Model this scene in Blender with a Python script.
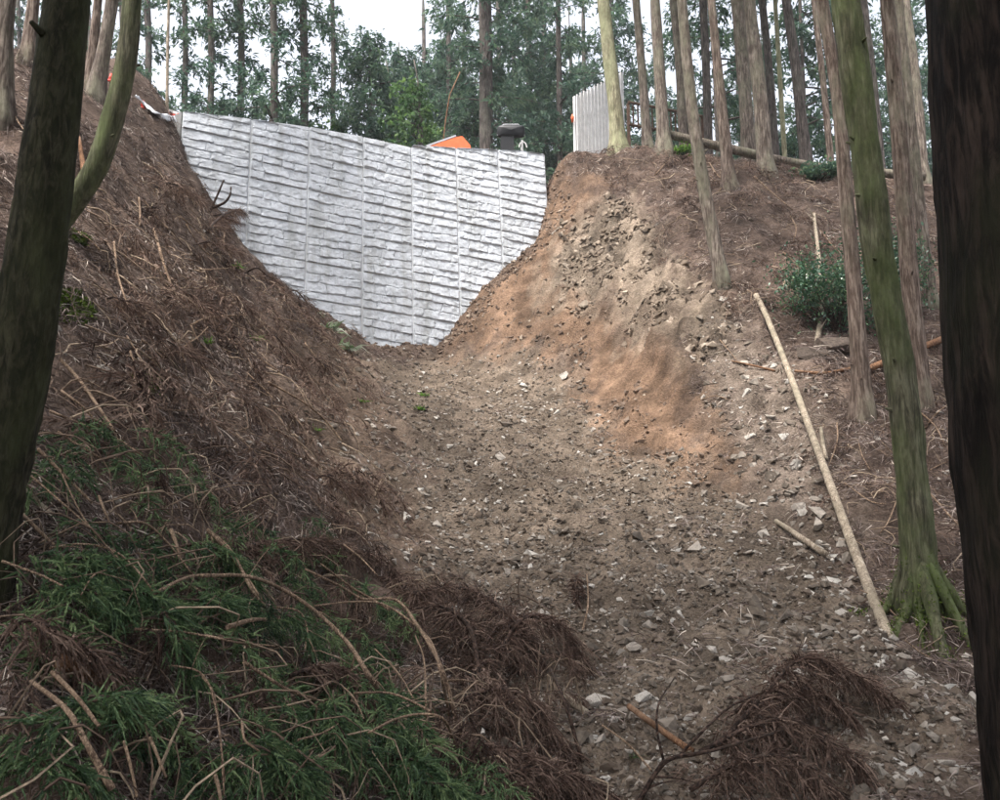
import bpy, math, random
import numpy as np
from mathutils import Vector, Matrix

# ------------------------------------------------------------------ reset
for o in list(bpy.data.objects):
    bpy.data.objects.remove(o)
scene = bpy.context.scene
COL = scene.collection
random.seed(7)
RNG = np.random.default_rng(11)

# ------------------------------------------------------------------ camera
FPX = 850.0                     # focal length in photo pixels (photo is 1000 x 800)
PITCH = math.radians(10.0)
cam_d = bpy.data.cameras.new('camera')
cam_d.sensor_fit = 'HORIZONTAL'
cam_d.sensor_width = 36.0
cam_d.lens = 36.0 * FPX / 1000.0
cam_d.clip_start = 0.05
cam_d.clip_end = 400.0
cam = bpy.data.objects.new('camera', cam_d)
COL.objects.link(cam)
cam.location = (0, 0, 0)
cam.rotation_euler = (math.pi / 2 + PITCH, 0, 0)
scene.camera = cam

# ------------------------------------------------------------------ sky and sun
SUN_EL, SUN_AZ = math.radians(66), math.radians(-140)    # azimuth from +Y, clockwise
world = bpy.data.worlds.new('World')
scene.world = world
world.use_nodes = True
wn, wl = world.node_tree.nodes, world.node_tree.links
wn.clear()
sky = wn.new('ShaderNodeTexSky')
sky.sky_type = 'NISHITA'
sky.sun_disc = False
sky.sun_elevation = SUN_EL
sky.sun_rotation = SUN_AZ
sky.air_density = 1.0
sky.dust_density = 6.0
sky.ozone_density = 1.0
hsv = wn.new('ShaderNodeHueSaturation')          # thin overcast: less blue
hsv.inputs['Saturation'].default_value = 0.35
bg = wn.new('ShaderNodeBackground')
bg.inputs['Strength'].default_value = 0.15
out = wn.new('ShaderNodeOutputWorld')
wl.new(sky.outputs[0], hsv.inputs['Color'])
wl.new(hsv.outputs[0], bg.inputs[0])
wl.new(bg.outputs[0], out.inputs[0])

sun_d = bpy.data.lights.new('sun', 'SUN')
sun_d.energy = 1.5
sun_d.angle = math.radians(10)
sun_d.color = (1.0, 0.96, 0.90)
sun = bpy.data.objects.new('sun', sun_d)
COL.objects.link(sun)
sdir = Vector((math.sin(SUN_AZ) * math.cos(SUN_EL), math.cos(SUN_AZ) * math.cos(SUN_EL), math.sin(SUN_EL)))
sun.rotation_euler = (-sdir).to_track_quat('-Z', 'Y').to_euler()
sun.location = sdir * 60

scene.view_settings.view_transform = 'Standard'
scene.view_settings.look = 'None'
scene.view_settings.gamma = 1.0
scene.view_settings.exposure = 1.75
scene.render.engine = 'CYCLES'
scene.cycles.max_bounces = 4
scene.cycles.diffuse_bounces = 2
scene.cycles.glossy_bounces = 1
scene.cycles.transmission_bounces = 2

# ------------------------------------------------------------------ small helpers
CP, SP = math.cos(PITCH), math.sin(PITCH)

def ray(x, y):
    a, b = (x - 500.0) / FPX, (400.0 - y) / FPX
    return np.array([a, CP - b * SP, SP + b * CP])

def at(x, y, d):
    r = ray(x, y)
    return r * (d / r[1])

def project(p):
    p = np.asarray(p, float)
    f = p[..., 1] * CP + p[..., 2] * SP
    u = -p[..., 1] * SP + p[..., 2] * CP
    return 500 + FPX * p[..., 0] / f, 400 - FPX * u / f

def hash2(ix, iy, s):
    h = (ix.astype(np.int64) * 374761393 + iy.astype(np.int64) * 668265263 + s * 974634777) & 0xffffffff
    h = ((h ^ (h >> 13)) * 1274126177) & 0xffffffff
    h = h ^ (h >> 16)
    return (h & 0xffff) / 65535.0

def vnoise(x, y, s=0):
    ix, iy = np.floor(x), np.floor(y)
    fx, fy = x - ix, y - iy
    fx, fy = fx * fx * (3 - 2 * fx), fy * fy * (3 - 2 * fy)
    a, b = hash2(ix, iy, s), hash2(ix + 1, iy, s)
    c, d = hash2(ix, iy + 1, s), hash2(ix + 1, iy + 1, s)
    return (a + (b - a) * fx) * (1 - fy) + (c + (d - c) * fx) * fy - 0.5

def fbm(x, y, octv=4, s=0, gain=0.5):
    t, a = 0, 1.0
    for k in range(octv):
        c, n = math.cos(0.6 * k), math.sin(0.6 * k)
        t = t + a * vnoise((x * c - y * n) * 2 ** k, (x * n + y * c) * 2 ** k, s + k * 17)
        a *= gain
    return t

def tag(o, label=None, cat=None, group=None, kind=None):
    if label: o['label'] = label
    if cat: o['category'] = cat
    if group: o['group'] = group
    if kind: o['kind'] = kind
    return o

def make_mesh(name, V, F, mats, smooth=False, rnd=None, fmat=None, attrs=None):
    V = np.asarray(V, np.float32)
    me = bpy.data.meshes.new(name)
    F = [f for f in (F if isinstance(F, (list, tuple)) else [F]) if len(f)]
    loops = np.concatenate([f.reshape(-1) for f in F]).astype(np.int32)
    tot = np.concatenate([np.full(len(f), f.shape[1]) for f in F]).astype(np.int32)
    start = np.concatenate([[0], np.cumsum(tot)[:-1]]).astype(np.int32)
    me.vertices.add(len(V)); me.vertices.foreach_set('co', V.reshape(-1))
    me.loops.add(len(loops)); me.loops.foreach_set('vertex_index', loops)
    me.polygons.add(len(tot))
    me.polygons.foreach_set('loop_start', start)
    me.polygons.foreach_set('loop_total', tot)
    me.polygons.foreach_set('use_smooth', np.full(len(tot), bool(smooth)))
    for m in (mats if isinstance(mats, (list, tuple)) else [mats]):
        me.materials.append(m)
    if fmat is not None:
        me.polygons.foreach_set('material_index', np.asarray(fmat, np.int32))
    if rnd is not None:
        a = me.attributes.new('rnd', 'FLOAT', 'POINT')
        a.data.foreach_set('value', np.asarray(rnd, np.float32))
    for k, v in (attrs or {}).items():
        a = me.attributes.new(k, 'FLOAT_COLOR', 'POINT')
        a.data.foreach_set('color', np.asarray(v, np.float32).reshape(-1))
    me.update(calc_edges=True)
    return me

def link(name, me, parent=None, loc=None):
    o = bpy.data.objects.new(name, me)
    COL.objects.link(o)
    if parent is not None: o.parent = parent
    if loc is not None: o.location = loc
    return o

def empty(name, loc):
    o = bpy.data.objects.new(name, None)
    o.empty_display_size = 0.2
    COL.objects.link(o)
    o.location = loc
    return o

class Geo:
    """collects (verts, tris/quads, rnd)"""
    def __init__(s): s.V, s.T, s.Q, s.R, s.n = [], [], [], [], 0
    def add(s, V, T=None, Q=None, rnd=0.5):
        V = np.asarray(V, float)
        s.V.append(V)
        if T is not None and len(T): s.T.append(np.asarray(T) + s.n)
        if Q is not None and len(Q): s.Q.append(np.asarray(Q) + s.n)
        s.R.append(np.full(len(V), rnd) if np.isscalar(rnd) else np.asarray(rnd, float))
        s.n += len(V)
    def arrays(s):
        V = np.concatenate(s.V)
        T = np.concatenate(s.T) if s.T else np.zeros((0, 3), int)
        Q = np.concatenate(s.Q) if s.Q else np.zeros((0, 4), int)
        return V, T, Q, np.concatenate(s.R)
    def mesh(s, name, mats, smooth=False, off=None):
        V, T, Q, R = s.arrays()
        if off is not None: V = V - np.asarray(off)
        return make_mesh(name, V, [T, Q], mats, smooth, R)

BOXQ = np.array([[0, 3, 2, 1], [4, 5, 6, 7], [0, 1, 5, 4], [1, 2, 6, 5], [2, 3, 7, 6], [3, 0, 4, 7]])
def box(g, c, sx, sy, sz, rot=None, rnd=0.5):
    V = np.array([[-1, -1, -1], [1, -1, -1], [1, 1, -1], [-1, 1, -1], [-1, -1, 1], [1, -1, 1], [1, 1, 1], [-1, 1, 1]]) * 0.5 * np.array([sx, sy, sz])
    if rot is not None: V = V @ np.asarray(rot).T
    g.add(V + np.asarray(c), Q=BOXQ, rnd=rnd)

def catmull(P, n):
    P = np.asarray(P, float)
    if len(P) == 2:
        t = np.linspace(0, 1, n)[:, None]
        return P[0] * (1 - t) + P[1] * t
    Q = np.vstack([2 * P[0] - P[1], P, 2 * P[-1] - P[-2]])
    ts = np.linspace(0, len(P) - 1 - 1e-6, n)
    i = ts.astype(int); t = (ts - i)[:, None]
    a, b, c, d = Q[i], Q[i + 1], Q[i + 2], Q[i + 3]
    return 0.5 * (2 * b + (c - a) * t + (2 * a - 5 * b + 4 * c - d) * t ** 2 + (3 * b - a - 3 * c + d) * t ** 3)

def tube(g, C, R, seg=8, rnd=0.5, wob=0.0, seed=0, flute=None, fiber=0.0):
    """tube along points C with radii R"""
    C = np.asarray(C, float); n = len(C)
    R = np.broadcast_to(np.asarray(R, float), (n,))
    T = np.gradient(C, axis=0); T /= np.linalg.norm(T, axis=1)[:, None] + 1e-9
    ref = np.array([0, 0, 1.0]) if abs(T[:, 2]).mean() < 0.8 else np.array([1.0, 0, 0])
    A = np.cross(T, ref); A /= np.linalg.norm(A, axis=1)[:, None] + 1e-9
    B = np.cross(T, A)
    th = np.linspace(0, 2 * math.pi, seg, endpoint=False)
    rr = R[:, None] * np.ones((1, seg))
    if wob:
        k = np.arange(n)[:, None] * 0.37 + 0 * th
        rr = rr * (1 + wob * 2 * fbm(np.cos(th)[None] * 1.6 + k + seed * 9.1, np.sin(th)[None] * 1.6 + seed * 3.3, 3, seed))
    if flute is not None: rr = rr * flute(th, C)
    if fiber:
        hh = np.concatenate([[0], np.cumsum(np.linalg.norm(np.diff(C, axis=0), axis=1))])[:, None]
        rr = rr * (1 + fiber * 2 * fbm(th[None] * 5.0 + 0.5 * np.sin(hh * 1.3), hh * 2.2 + 0 * th[None], 4, seed, 0.65) + fiber * 0.8 * (fbm(th[None] * 2.0, hh * 9, 3, seed + 5) > 0.22))
    V = C[:, None] + rr[..., None] * (np.cos(th)[None, :, None] * A[:, None] + np.sin(th)[None, :, None] * B[:, None])
    i = np.arange(n - 1)[:, None] * seg; j = np.arange(seg)[None]; j2 = (j + 1) % seg
    Q = np.stack([i + j, i + j2, i + seg + j2, i + seg + j], -1).reshape(-1, 4)
    V = V.reshape(-1, 3)
    m = len(V)
    V = np.vstack([V, C[:1], C[-1:]])
    jj = np.arange(seg)
    T1 = np.stack([np.full(seg, m), (jj + 1) % seg, jj], -1)
    e = (n - 1) * seg
    T2 = np.stack([np.full(seg, m + 1), e + jj, e + (jj + 1) % seg], -1)
    g.add(V, T=np.vstack([T1, T2]), Q=Q, rnd=rnd)

# ------------------------------------------------------------------ materials
def nmat(name):
    m = bpy.data.materials.new(name)
    m.use_nodes = True
    n, l = m.node_tree.nodes, m.node_tree.links
    return m, n, l, n['Principled BSDF']

def ramp(n, l, fac, cols):
    r = n.new('ShaderNodeValToRGB')
    els = r.color_ramp.elements
    while len(els) < len(cols): els.new(0.5)
    for e, (p, c) in zip(els, cols):
        e.position = p; e.color = (*c, 1)
    l.new(fac, r.inputs[0])
    return r.outputs[0]

def noise_node(n, l, scale, detail=4, vec=None, rough=0.6, dist=0.0):
    t = n.new('ShaderNodeTexNoise')
    t.inputs['Scale'].default_value = scale
    t.inputs['Detail'].default_value = detail
    t.inputs['Roughness'].default_value = rough
    t.inputs['Distortion'].default_value = dist
    if vec is not None: l.new(vec, t.inputs['Vector'])
    return t.outputs['Fac']

def coords(n, l, scale=None, src='Object'):
    tc = n.new('ShaderNodeTexCoord')
    if scale is None: return tc.outputs[src]
    mp = n.new('ShaderNodeMapping')
    mp.inputs['Scale'].default_value = scale
    l.new(tc.outputs[src], mp.inputs['Vector'])
    return mp.outputs[0]

def mixrgb(n, l, a, b, fac, mode='MIX'):
    m = n.new('ShaderNodeMix'); m.data_type = 'RGBA'; m.blend_type = mode
    for s, v in ((0, fac), (6, a), (7, b)):
        if hasattr(v, 'links') or hasattr(v, 'is_linked'): l.new(v, m.inputs[s])
        elif s == 0: m.inputs[0].default_value = v
        else: m.inputs[s].default_value = (*v, 1)
    return m.outputs[2]

def bump(n, l, b, h, strength, dist):
    k = n.new('ShaderNodeBump')
    k.inputs['Strength'].default_value = strength
    k.inputs['Distance'].default_value = dist
    l.new(h, k.inputs['Height']); l.new(k.outputs[0], b.inputs['Normal'])

def rnd_attr(n):
    a = n.new('ShaderNodeAttribute'); a.attribute_name = 'rnd'
    return a.outputs['Fac']

def mat_rnd(name, cols, rough=0.85, nscale=None, trans=0.0, spec=0.2, bscale=None, bstr=0.4, bdist=0.01):
    """colour from the per-vertex 'rnd' number, broken up by noise"""
    m, n, l, b = nmat(name)
    c = ramp(n, l, rnd_attr(n), cols)
    v = coords(n, l)
    if nscale:
        f = noise_node(n, l, nscale, 5, v)
        c = mixrgb(n, l, c, ramp(n, l, f, [(0.3, (0.45, 0.45, 0.45)), (0.7, (1.35, 1.35, 1.35))]), 1.0, 'MULTIPLY')
    l.new(c, b.inputs['Base Color'])
    b.inputs['Roughness'].default_value = rough
    b.inputs['Specular IOR Level'].default_value = spec
    if bscale:
        bump(n, l, b, noise_node(n, l, bscale, 6, v), bstr, bdist)
    if trans:
        tr = n.new('ShaderNodeBsdfTranslucent'); l.new(c, tr.inputs[0])
        ms = n.new('ShaderNodeMixShader'); ms.inputs[0].default_value = trans
        l.new(b.outputs[0], ms.inputs[1]); l.new(tr.outputs[0], ms.inputs[2])
        l.new(ms.outputs[0], n['Material Output'].inputs[0])
    return m

def mat_bark(name, c_dark, c_light, c_moss, moss=0.5, fib=(30, 30, 3), bstr=1.0, bdist=0.02):
    m, n, l, b = nmat(name)
    v = coords(n, l, fib)
    v2 = coords(n, l, (2.2, 2.2, 0.9))
    v3 = coords(n, l, (9, 9, 4))
    f = noise_node(n, l, 1.0, 6, v, 0.65, 0.6)
    c = ramp(n, l, f, [(0.36, tuple(0.55 * x for x in c_dark)), (0.46, c_dark), (0.6, c_light), (0.75, tuple(min(1, 1.25 * x) for x in c_light))])
    g = noise_node(n, l, 1.0, 6, v2, 0.65)
    c = mixrgb(n, l, c, c_moss, ramp(n, l, g, [(0.62 - moss * 0.4, (0, 0, 0)), (0.78 - moss * 0.3, (1, 1, 1))]))
    h = noise_node(n, l, 1.0, 5, v3, 0.7)
    c = mixrgb(n, l, c, ramp(n, l, h, [(0.3, (0.45, 0.42, 0.4)), (0.7, (1.4, 1.4, 1.4))]), 0.9, 'MULTIPLY')
    l.new(c, b.inputs['Base Color'])
    b.inputs['Roughness'].default_value = 0.9
    b.inputs['Specular IOR Level'].default_value = 0.15
    bump(n, l, b, f, bstr, bdist)
    return m

M = {}
M['stone'] = mat_rnd('grey_stone', [(0, (0.07, 0.054, 0.041)), (0.45, (0.175, 0.143, 0.113)), (0.8, (0.36, 0.32, 0.275)), (1, (0.52, 0.485, 0.435))], 0.85, 14, bscale=40, bdist=0.004)
M['rock'] = mat_rnd('tan_rock', [(0, (0.1, 0.076, 0.057)), (0.6, (0.2, 0.155, 0.117)), (1, (0.35, 0.29, 0.23))], 0.9, 6, bscale=18, bdist=0.01)
M['twig'] = mat_rnd('dry_twig', [(0, (0.07, 0.045, 0.034)), (0.6, (0.2, 0.14, 0.1)), (1, (0.4, 0.31, 0.22))], 0.85, 30)
M['darkrock'] = mat_rnd('dark_layered_rock', [(0, (0.05, 0.038, 0.03)), (1, (0.13, 0.1, 0.08))], 0.9, 9, bscale=22, bstr=0.9, bdist=0.03)
M['clod'] = mat_rnd('earth_clod', [(0, (0.06, 0.045, 0.034)), (0.5, (0.14, 0.108, 0.083)), (1, (0.23, 0.182, 0.142))], 0.95)
M['redclod'] = mat_rnd('red_earth_clod', [(0, (0.1, 0.07, 0.052)), (0.6, (0.18, 0.13, 0.098)), (1, (0.34, 0.28, 0.22))], 0.95)
M['litter'] = mat_rnd('dead_needles', [(0, (0.055, 0.04, 0.034)), (0.5, (0.155, 0.115, 0.1)), (0.85, (0.31, 0.25, 0.22)), (1, (0.58, 0.5, 0.42))], 0.9)
M['dead'] = mat_rnd('dead_cedar_foliage', [(0, (0.035, 0.021, 0.016)), (0.5, (0.125, 0.08, 0.062)), (1, (0.32, 0.23, 0.18))], 0.9, trans=0.15)
M['green'] = mat_rnd('green_cedar_foliage', [(0, (0.018, 0.04, 0.018)), (0.5, (0.075, 0.135, 0.055)), (1, (0.22, 0.29, 0.13))], 0.6, trans=0.2, spec=0.35)
M['crown'] = mat_rnd('cedar_crown_foliage', [(0, (0.03, 0.065, 0.048)), (0.5, (0.07, 0.13, 0.085)), (1, (0.14, 0.21, 0.11))], 0.6, trans=0.45, spec=0.3)  # colour lightened towards blue to stand in for haze on the crowns
M['broad'] = mat_rnd('broadleaf_foliage', [(0, (0.035, 0.08, 0.03)), (0.5, (0.075, 0.15, 0.05)), (1, (0.17, 0.27, 0.08))], 0.5, trans=0.4)
M['shrub'] = mat_rnd('glossy_shrub_leaf', [(0, (0.03, 0.08, 0.045)), (0.6, (0.085, 0.18, 0.105)), (1, (0.2, 0.32, 0.15))], 0.22, trans=0.15, spec=0.6)
M['sasa'] = mat_rnd('bamboo_grass_leaf', [(0, (0.12, 0.2, 0.08)), (0.5, (0.3, 0.36, 0.24)), (1, (0.55, 0.58, 0.5))], 0.5, trans=0.25)
M['grass'] = mat_rnd('fresh_green_sprig', [(0, (0.05, 0.12, 0.02)), (1, (0.2, 0.36, 0.06))], 0.6, trans=0.3)
M['moss'] = mat_rnd('moss', [(0, (0.04, 0.075, 0.01)), (1, (0.14, 0.2, 0.03))], 0.95, 40, bscale=120, bdist=0.01)
M['stick'] = mat_bark('dry_branch_bark', (0.13, 0.085, 0.06), (0.4, 0.29, 0.2), (0.22, 0.155, 0.105), 0.35, (130, 130, 60), 0.4, 0.003)
M['stick_red'] = mat_bark('peeled_red_branch', (0.13, 0.066, 0.036), (0.32, 0.175, 0.1), (0.2, 0.125, 0.08), 0.4, (90, 90, 40), 0.4, 0.003)
M['stick_dark'] = mat_bark('dark_twig_bark', (0.03, 0.02, 0.016), (0.1, 0.065, 0.05), (0.06, 0.045, 0.035), 0.3, (40, 40, 40), 0.4, 0.003)
M['pale'] = mat_bark('pale_peeled_wood', (0.24, 0.19, 0.14), (0.44, 0.38, 0.3), (0.27, 0.235, 0.175), 0.45, (70, 70, 14), 0.5, 0.004)
M['bark'] = mat_bark('cedar_bark', (0.115, 0.09, 0.074), (0.25, 0.212, 0.178), (0.18, 0.172, 0.125), 0.42)
M['bark_red'] = mat_bark('red_cedar_bark', (0.115, 0.083, 0.066), (0.25, 0.2, 0.165), (0.18, 0.165, 0.12), 0.3)
M['bark_yellow'] = mat_bark('yellow_green_lichen_bark', (0.2, 0.18, 0.12), (0.36, 0.34, 0.23), (0.26, 0.265, 0.16), 0.6)
M['bark_moss'] = mat_bark('mossy_green_bark', (0.08, 0.076, 0.05), (0.175, 0.168, 0.11), (0.09, 0.112, 0.045), 0.56)
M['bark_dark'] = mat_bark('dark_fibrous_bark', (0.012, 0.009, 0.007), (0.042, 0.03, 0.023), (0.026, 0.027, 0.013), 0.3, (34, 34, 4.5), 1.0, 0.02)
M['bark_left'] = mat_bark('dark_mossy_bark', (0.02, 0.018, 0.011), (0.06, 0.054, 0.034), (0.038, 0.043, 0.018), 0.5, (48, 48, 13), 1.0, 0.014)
M['bark_far'] = mat_bark('shaded_far_bark', (0.07, 0.06, 0.055), (0.16, 0.135, 0.12), (0.1, 0.1, 0.08), 0.3)

# ground material: soil colour from the mesh, broken up by noise
def mat_ground():
    m, n, l, b = nmat('hillside_soil')
    a = n.new('ShaderNodeAttribute'); a.attribute_name = 'soil'
    v = coords(n, l)
    c = a.outputs['Color']
    f1 = noise_node(n, l, 3.0, 5, v, 0.7)
    c = mixrgb(n, l, c, ramp(n, l, f1, [(0.3, (0.5, 0.48, 0.46)), (0.7, (1.4, 1.4, 1.4))]), 1.0, 'MULTIPLY')
    vo = n.new('ShaderNodeTexVoronoi'); vo.inputs['Scale'].default_value = 38; l.new(v, vo.inputs['Vector'])
    c = mixrgb(n, l, c, ramp(n, l, vo.outputs['Color'], [(0.2, (0.6, 0.58, 0.56)), (0.9, (1.5, 1.5, 1.5))]), 0.45, 'MULTIPLY')
    l.new(c, b.inputs['Base Color'])
    b.inputs['Roughness'].default_value = 0.95
    b.inputs['Specular IOR Level'].default_value = 0.1
    f2 = noise_node(n, l, 22, 4, v, 0.75)
    ad = n.new('ShaderNodeMath'); ad.operation = 'MULTIPLY_ADD'
    l.new(vo.outputs['Distance'], ad.inputs[0]); ad.inputs[1].default_value = -0.3; l.new(f2, ad.inputs[2])
    bump(n, l, b, ad.outputs[0], 0.9, 0.05)
    return m
M['ground'] = mat_ground()

def mat_concrete(name, c0, c1):
    m, n, l, b = nmat(name)
    v = coords(n, l)
    f = noise_node(n, l, 1.1, 8, v, 0.7)
    c = ramp(n, l, f, [(0.3, c0), (0.7, c1)])
    st = noise_node(n, l, 1.0, 6, coords(n, l, (3.0, 3.0, 0.35)), 0.7)
    c = mixrgb(n, l, c, ramp(n, l, st, [(0.36, (0.66, 0.65, 0.61)), (0.5, (0.97, 0.97, 0.96)), (0.7, (1.08, 1.08, 1.08))]), 0.75, 'MULTIPLY')
    g = noise_node(n, l, 24, 5, v, 0.7)
    c = mixrgb(n, l, c, ramp(n, l, g, [(0.3, (0.8, 0.8, 0.8)), (0.65, (1.1, 1.1, 1.1))]), 0.7, 'MULTIPLY')
    l.new(c, b.inputs['Base Color'])
    b.inputs['Roughness'].default_value = 0.9
    b.inputs['Specular IOR Level'].default_value = 0.2
    bump(n, l, b, noise_node(n, l, 30, 8, v, 0.75), 0.5, 0.012)
    return m
M['concrete'] = mat_concrete('split_face_concrete', (0.485, 0.51, 0.55), (0.62, 0.645, 0.685))
M['grout'] = mat_concrete('pale_joint_concrete', (0.66, 0.67, 0.68), (0.76, 0.77, 0.78))
M['endcon'] = mat_concrete('grey_end_concrete', (0.2, 0.2, 0.2), (0.3, 0.3, 0.3))

def mat_plain(name, c, rough=0.5, spec=0.4, metal=0.0, dirt=0.25):
    m, n, l, b = nmat(name)
    f = noise_node(n, l, 7, 6, coords(n, l), 0.7)
    k = 1 - dirt
    col = ramp(n, l, f, [(0.35, tuple(x * k for x in c)), (0.65, c)])
    l.new(col, b.inputs['Base Color'])
    b.inputs['Roughness'].default_value = rough
    b.inputs['Specular IOR Level'].default_value = spec
    b.inputs['Metallic'].default_value = metal
    return m
M['white'] = mat_plain('white_paint', (0.8, 0.79, 0.78))
M['fence_white'] = mat_plain('weathered_white_paint', (0.82, 0.81, 0.8), 0.6, 0.3, 0, 0.2)
M['red'] = mat_plain('red_plastic', (0.75, 0.06, 0.03))
M['orange'] = mat_plain('orange_paint', (0.85, 0.16, 0.045), 0.4)
M['black'] = mat_plain('black_vinyl', (0.009, 0.009, 0.011), 0.45, 0.3)
M['steel'] = mat_plain('grey_steel', (0.4, 0.4, 0.42), 0.35, 0.5, 0.6)
M['timber'] = mat_plain('brown_timber', (0.16, 0.1, 0.07), 0.8, 0.2, 0, 0.4)
M['tarp'] = mat_plain('white_sheet', (0.75, 0.76, 0.8), 0.45)

# ------------------------------------------------------------------ retaining wall frame (needed by the terrain)
WL, WR = at(183, 112, 16.5), at(545, 155, 19.5)
wdir = (WR - WL) * np.array([1, 1, 0]); WLEN = np.linalg.norm(wdir); wdir /= WLEN
wback = np.array([-wdir[1], wdir[0], 0.0])             # horizontally away from the camera
wup = np.array([0, 0, 1.0]) + 0.10 * wback              # battered face
wnor = np.cross(wdir, wup); wnor /= np.linalg.norm(wnor)

def wall_hit(x, y):
    r = ray(x, y)
    return r * (np.dot(WL, wnor) / np.dot(r, wnor))

def wall_uv(p):
    d = p - WL
    v = d[2]
    return np.dot(d - v * wup, wdir), v

def wall_pt(u, v, off=0.0):
    return WL + u * wdir + v * wup - off * wback

# ------------------------------------------------------------------ terrain
CTRL = []
def C(x, y, d): CTRL.append(at(x, y, d))
for a in [(560, 800, 4.5), (560, 700, 5.6), (560, 600, 7.2), (540, 500, 9.6), (500, 420, 13), (455, 362, 17.2),
          (430, 620, 6.6), (415, 520, 9), (400, 430, 12), (375, 365, 16),
          (350, 800, 3.75), (200, 800, 3.15), (0, 800, 2.5), (-250, 800, 2.2),
          (700, 800, 4.5), (850, 800, 4.5), (1000, 800, 4.5), (1200, 800, 4.4),
          (200, 400, 7.1), (100, 500, 4.5), (0, 550, 3.6), (300, 500, 6.9), (300, 600, 5.4), (200, 600, 4.4),
          (100, 700, 3.25), (300, 700, 4.4), (0, 400, 4.5), (0, 250, 6.1), (0, 100, 9.1), (100, 300, 7.0),
          (100, 200, 9.0), (200, 272, 10.8), (300, 400, 9.4), (300, 330, 13.0), (150, 200, 11.0), (150, 140, 14.2),
          (100, 110, 13.0), (50, 70, 12.0), (-150, 100, 8.6), (-150, 400, 4.2),
          (700, 650, 6.2), (800, 600, 6.9), (690, 500, 9.5), (740, 485, 9.8), (775, 455, 10.3), (720, 400, 12.0),
          (620, 430, 12.4), (600, 330, 15.6), (640, 370, 13.9), (640, 270, 16.3), (665, 195, 18.0), (700, 330, 13.4),
          (725, 283, 14.2), (730, 190, 17.2), (766, 177, 18.2), (800, 250, 15.5), (800, 345, 12.6), (830, 365, 11.6),
          (865, 415, 10.5), (930, 400, 10.9), (820, 480, 9.2), (860, 540, 7.9), (925, 600, 6.8), (980, 700, 5.4),
          (960, 520, 8.2), (950, 310, 13.6), (900, 285, 14.6), (900, 205, 17.4), (960, 195, 18.2), (850, 180, 18.6),
          (615, 153, 20.0), (660, 153, 19.3), (590, 157, 19.8), (566, 160, 19.7), (700, 160, 19.6), (566, 215, 18.6), (600, 230, 17.8),
          (1200, 420, 10.5), (1200, 600, 6.8), (1200, 250, 16)]:
    C(*a)
for a in [(200, 205), (240, 255), (300, 298), (360, 336), (400, 343), (430, 346), (455, 325), (480, 298), (510, 266), (536, 236)]:
    p = wall_hit(*a); CTRL.append(p); 
    q = p + wback * 1.0 + np.array([0, 0, 0.25]); CTRL.append(q)
CTRL.append(at(176, 130, 16.2)); CTRL.append(at(165, 122, 17.5))
for p in [(0, 0, -1.72), (-2, 0, -1.3), (2.5, 0, -1.75), (0, 2.4, -1.66), (3, 2.5, -1.62), (0, -5, -2.3), (-6, -4, 1.5), (7, -4, -1.5), (-6, 1, 2.6),
          (-9, 5, 5.4), (-9, 14, 8.6), (-12, 20, 9.4), (-8.5, 19, 8.4), (-15, 10, 9.0), (-25, 5, 11), (-25, 25, 10.5),
          (3, 25, 9.7), (8, 24, 9.9), (15, 24, 10.2), (3, 40, 10.4), (20, 40, 11.5), (-10, 40, 10.5), (-28, 45, 12),
          (14, 12, 5.5), (14, 4, 0.5), (0, 60, 11), (40, 60, 13), (-40, 60, 13), (0, 100, 13), (60, 100, 15), (-60, 100, 15), (30, 10, 8), (30, 25, 11),
          (-20, -25, 3), (0, -28, -6), (20, -25, -5), (-6, 24, 8.6), (-2, 24, 9.0), (-7, 30, 9.2)]:
    CTRL.append(np.array(p, float))
CTRL = np.array(CTRL)

def tps_fit(P, lam):
    n = len(P)
    d2 = ((P[:, None, :2] - P[None, :, :2]) ** 2).sum(-1)
    K = 0.5 * d2 * np.log(d2 + 1e-9)
    A = np.zeros((n + 3, n + 3))
    A[:n, :n] = K + lam * np.eye(n)
    A[:n, n] = 1; A[:n, n + 1:] = P[:, :2]
    A[n:, :n] = A[:n, n:].T
    return np.linalg.solve(A, np.concatenate([P[:, 2], [0, 0, 0]]))
TPSW = tps_fit(CTRL, 0.02)

def tps(X, Y):
    X, Y = np.asarray(X, float), np.asarray(Y, float)
    sh = X.shape; x, y = X.ravel(), Y.ravel()
    z = np.empty(len(x)); n = len(CTRL)
    for s in range(0, len(x), 40000):
        a, b = x[s:s + 40000, None], y[s:s + 40000, None]
        d2 = (a - CTRL[None, :, 0]) ** 2 + (b - CTRL[None, :, 1]) ** 2
        z[s:s + 40000] = (0.5 * d2 * np.log(d2 + 1e-9)) @ TPSW[:n] + TPSW[n] + TPSW[n + 1] * a[:, 0] + TPSW[n + 2] * b[:, 0]
    return z.reshape(sh)

def wall_uw(X, Y):
    dx, dy = X - WL[0], Y - WL[1]
    return dx * wdir[0] + dy * wdir[1], dx * wback[0] + dy * wback[1]

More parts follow.
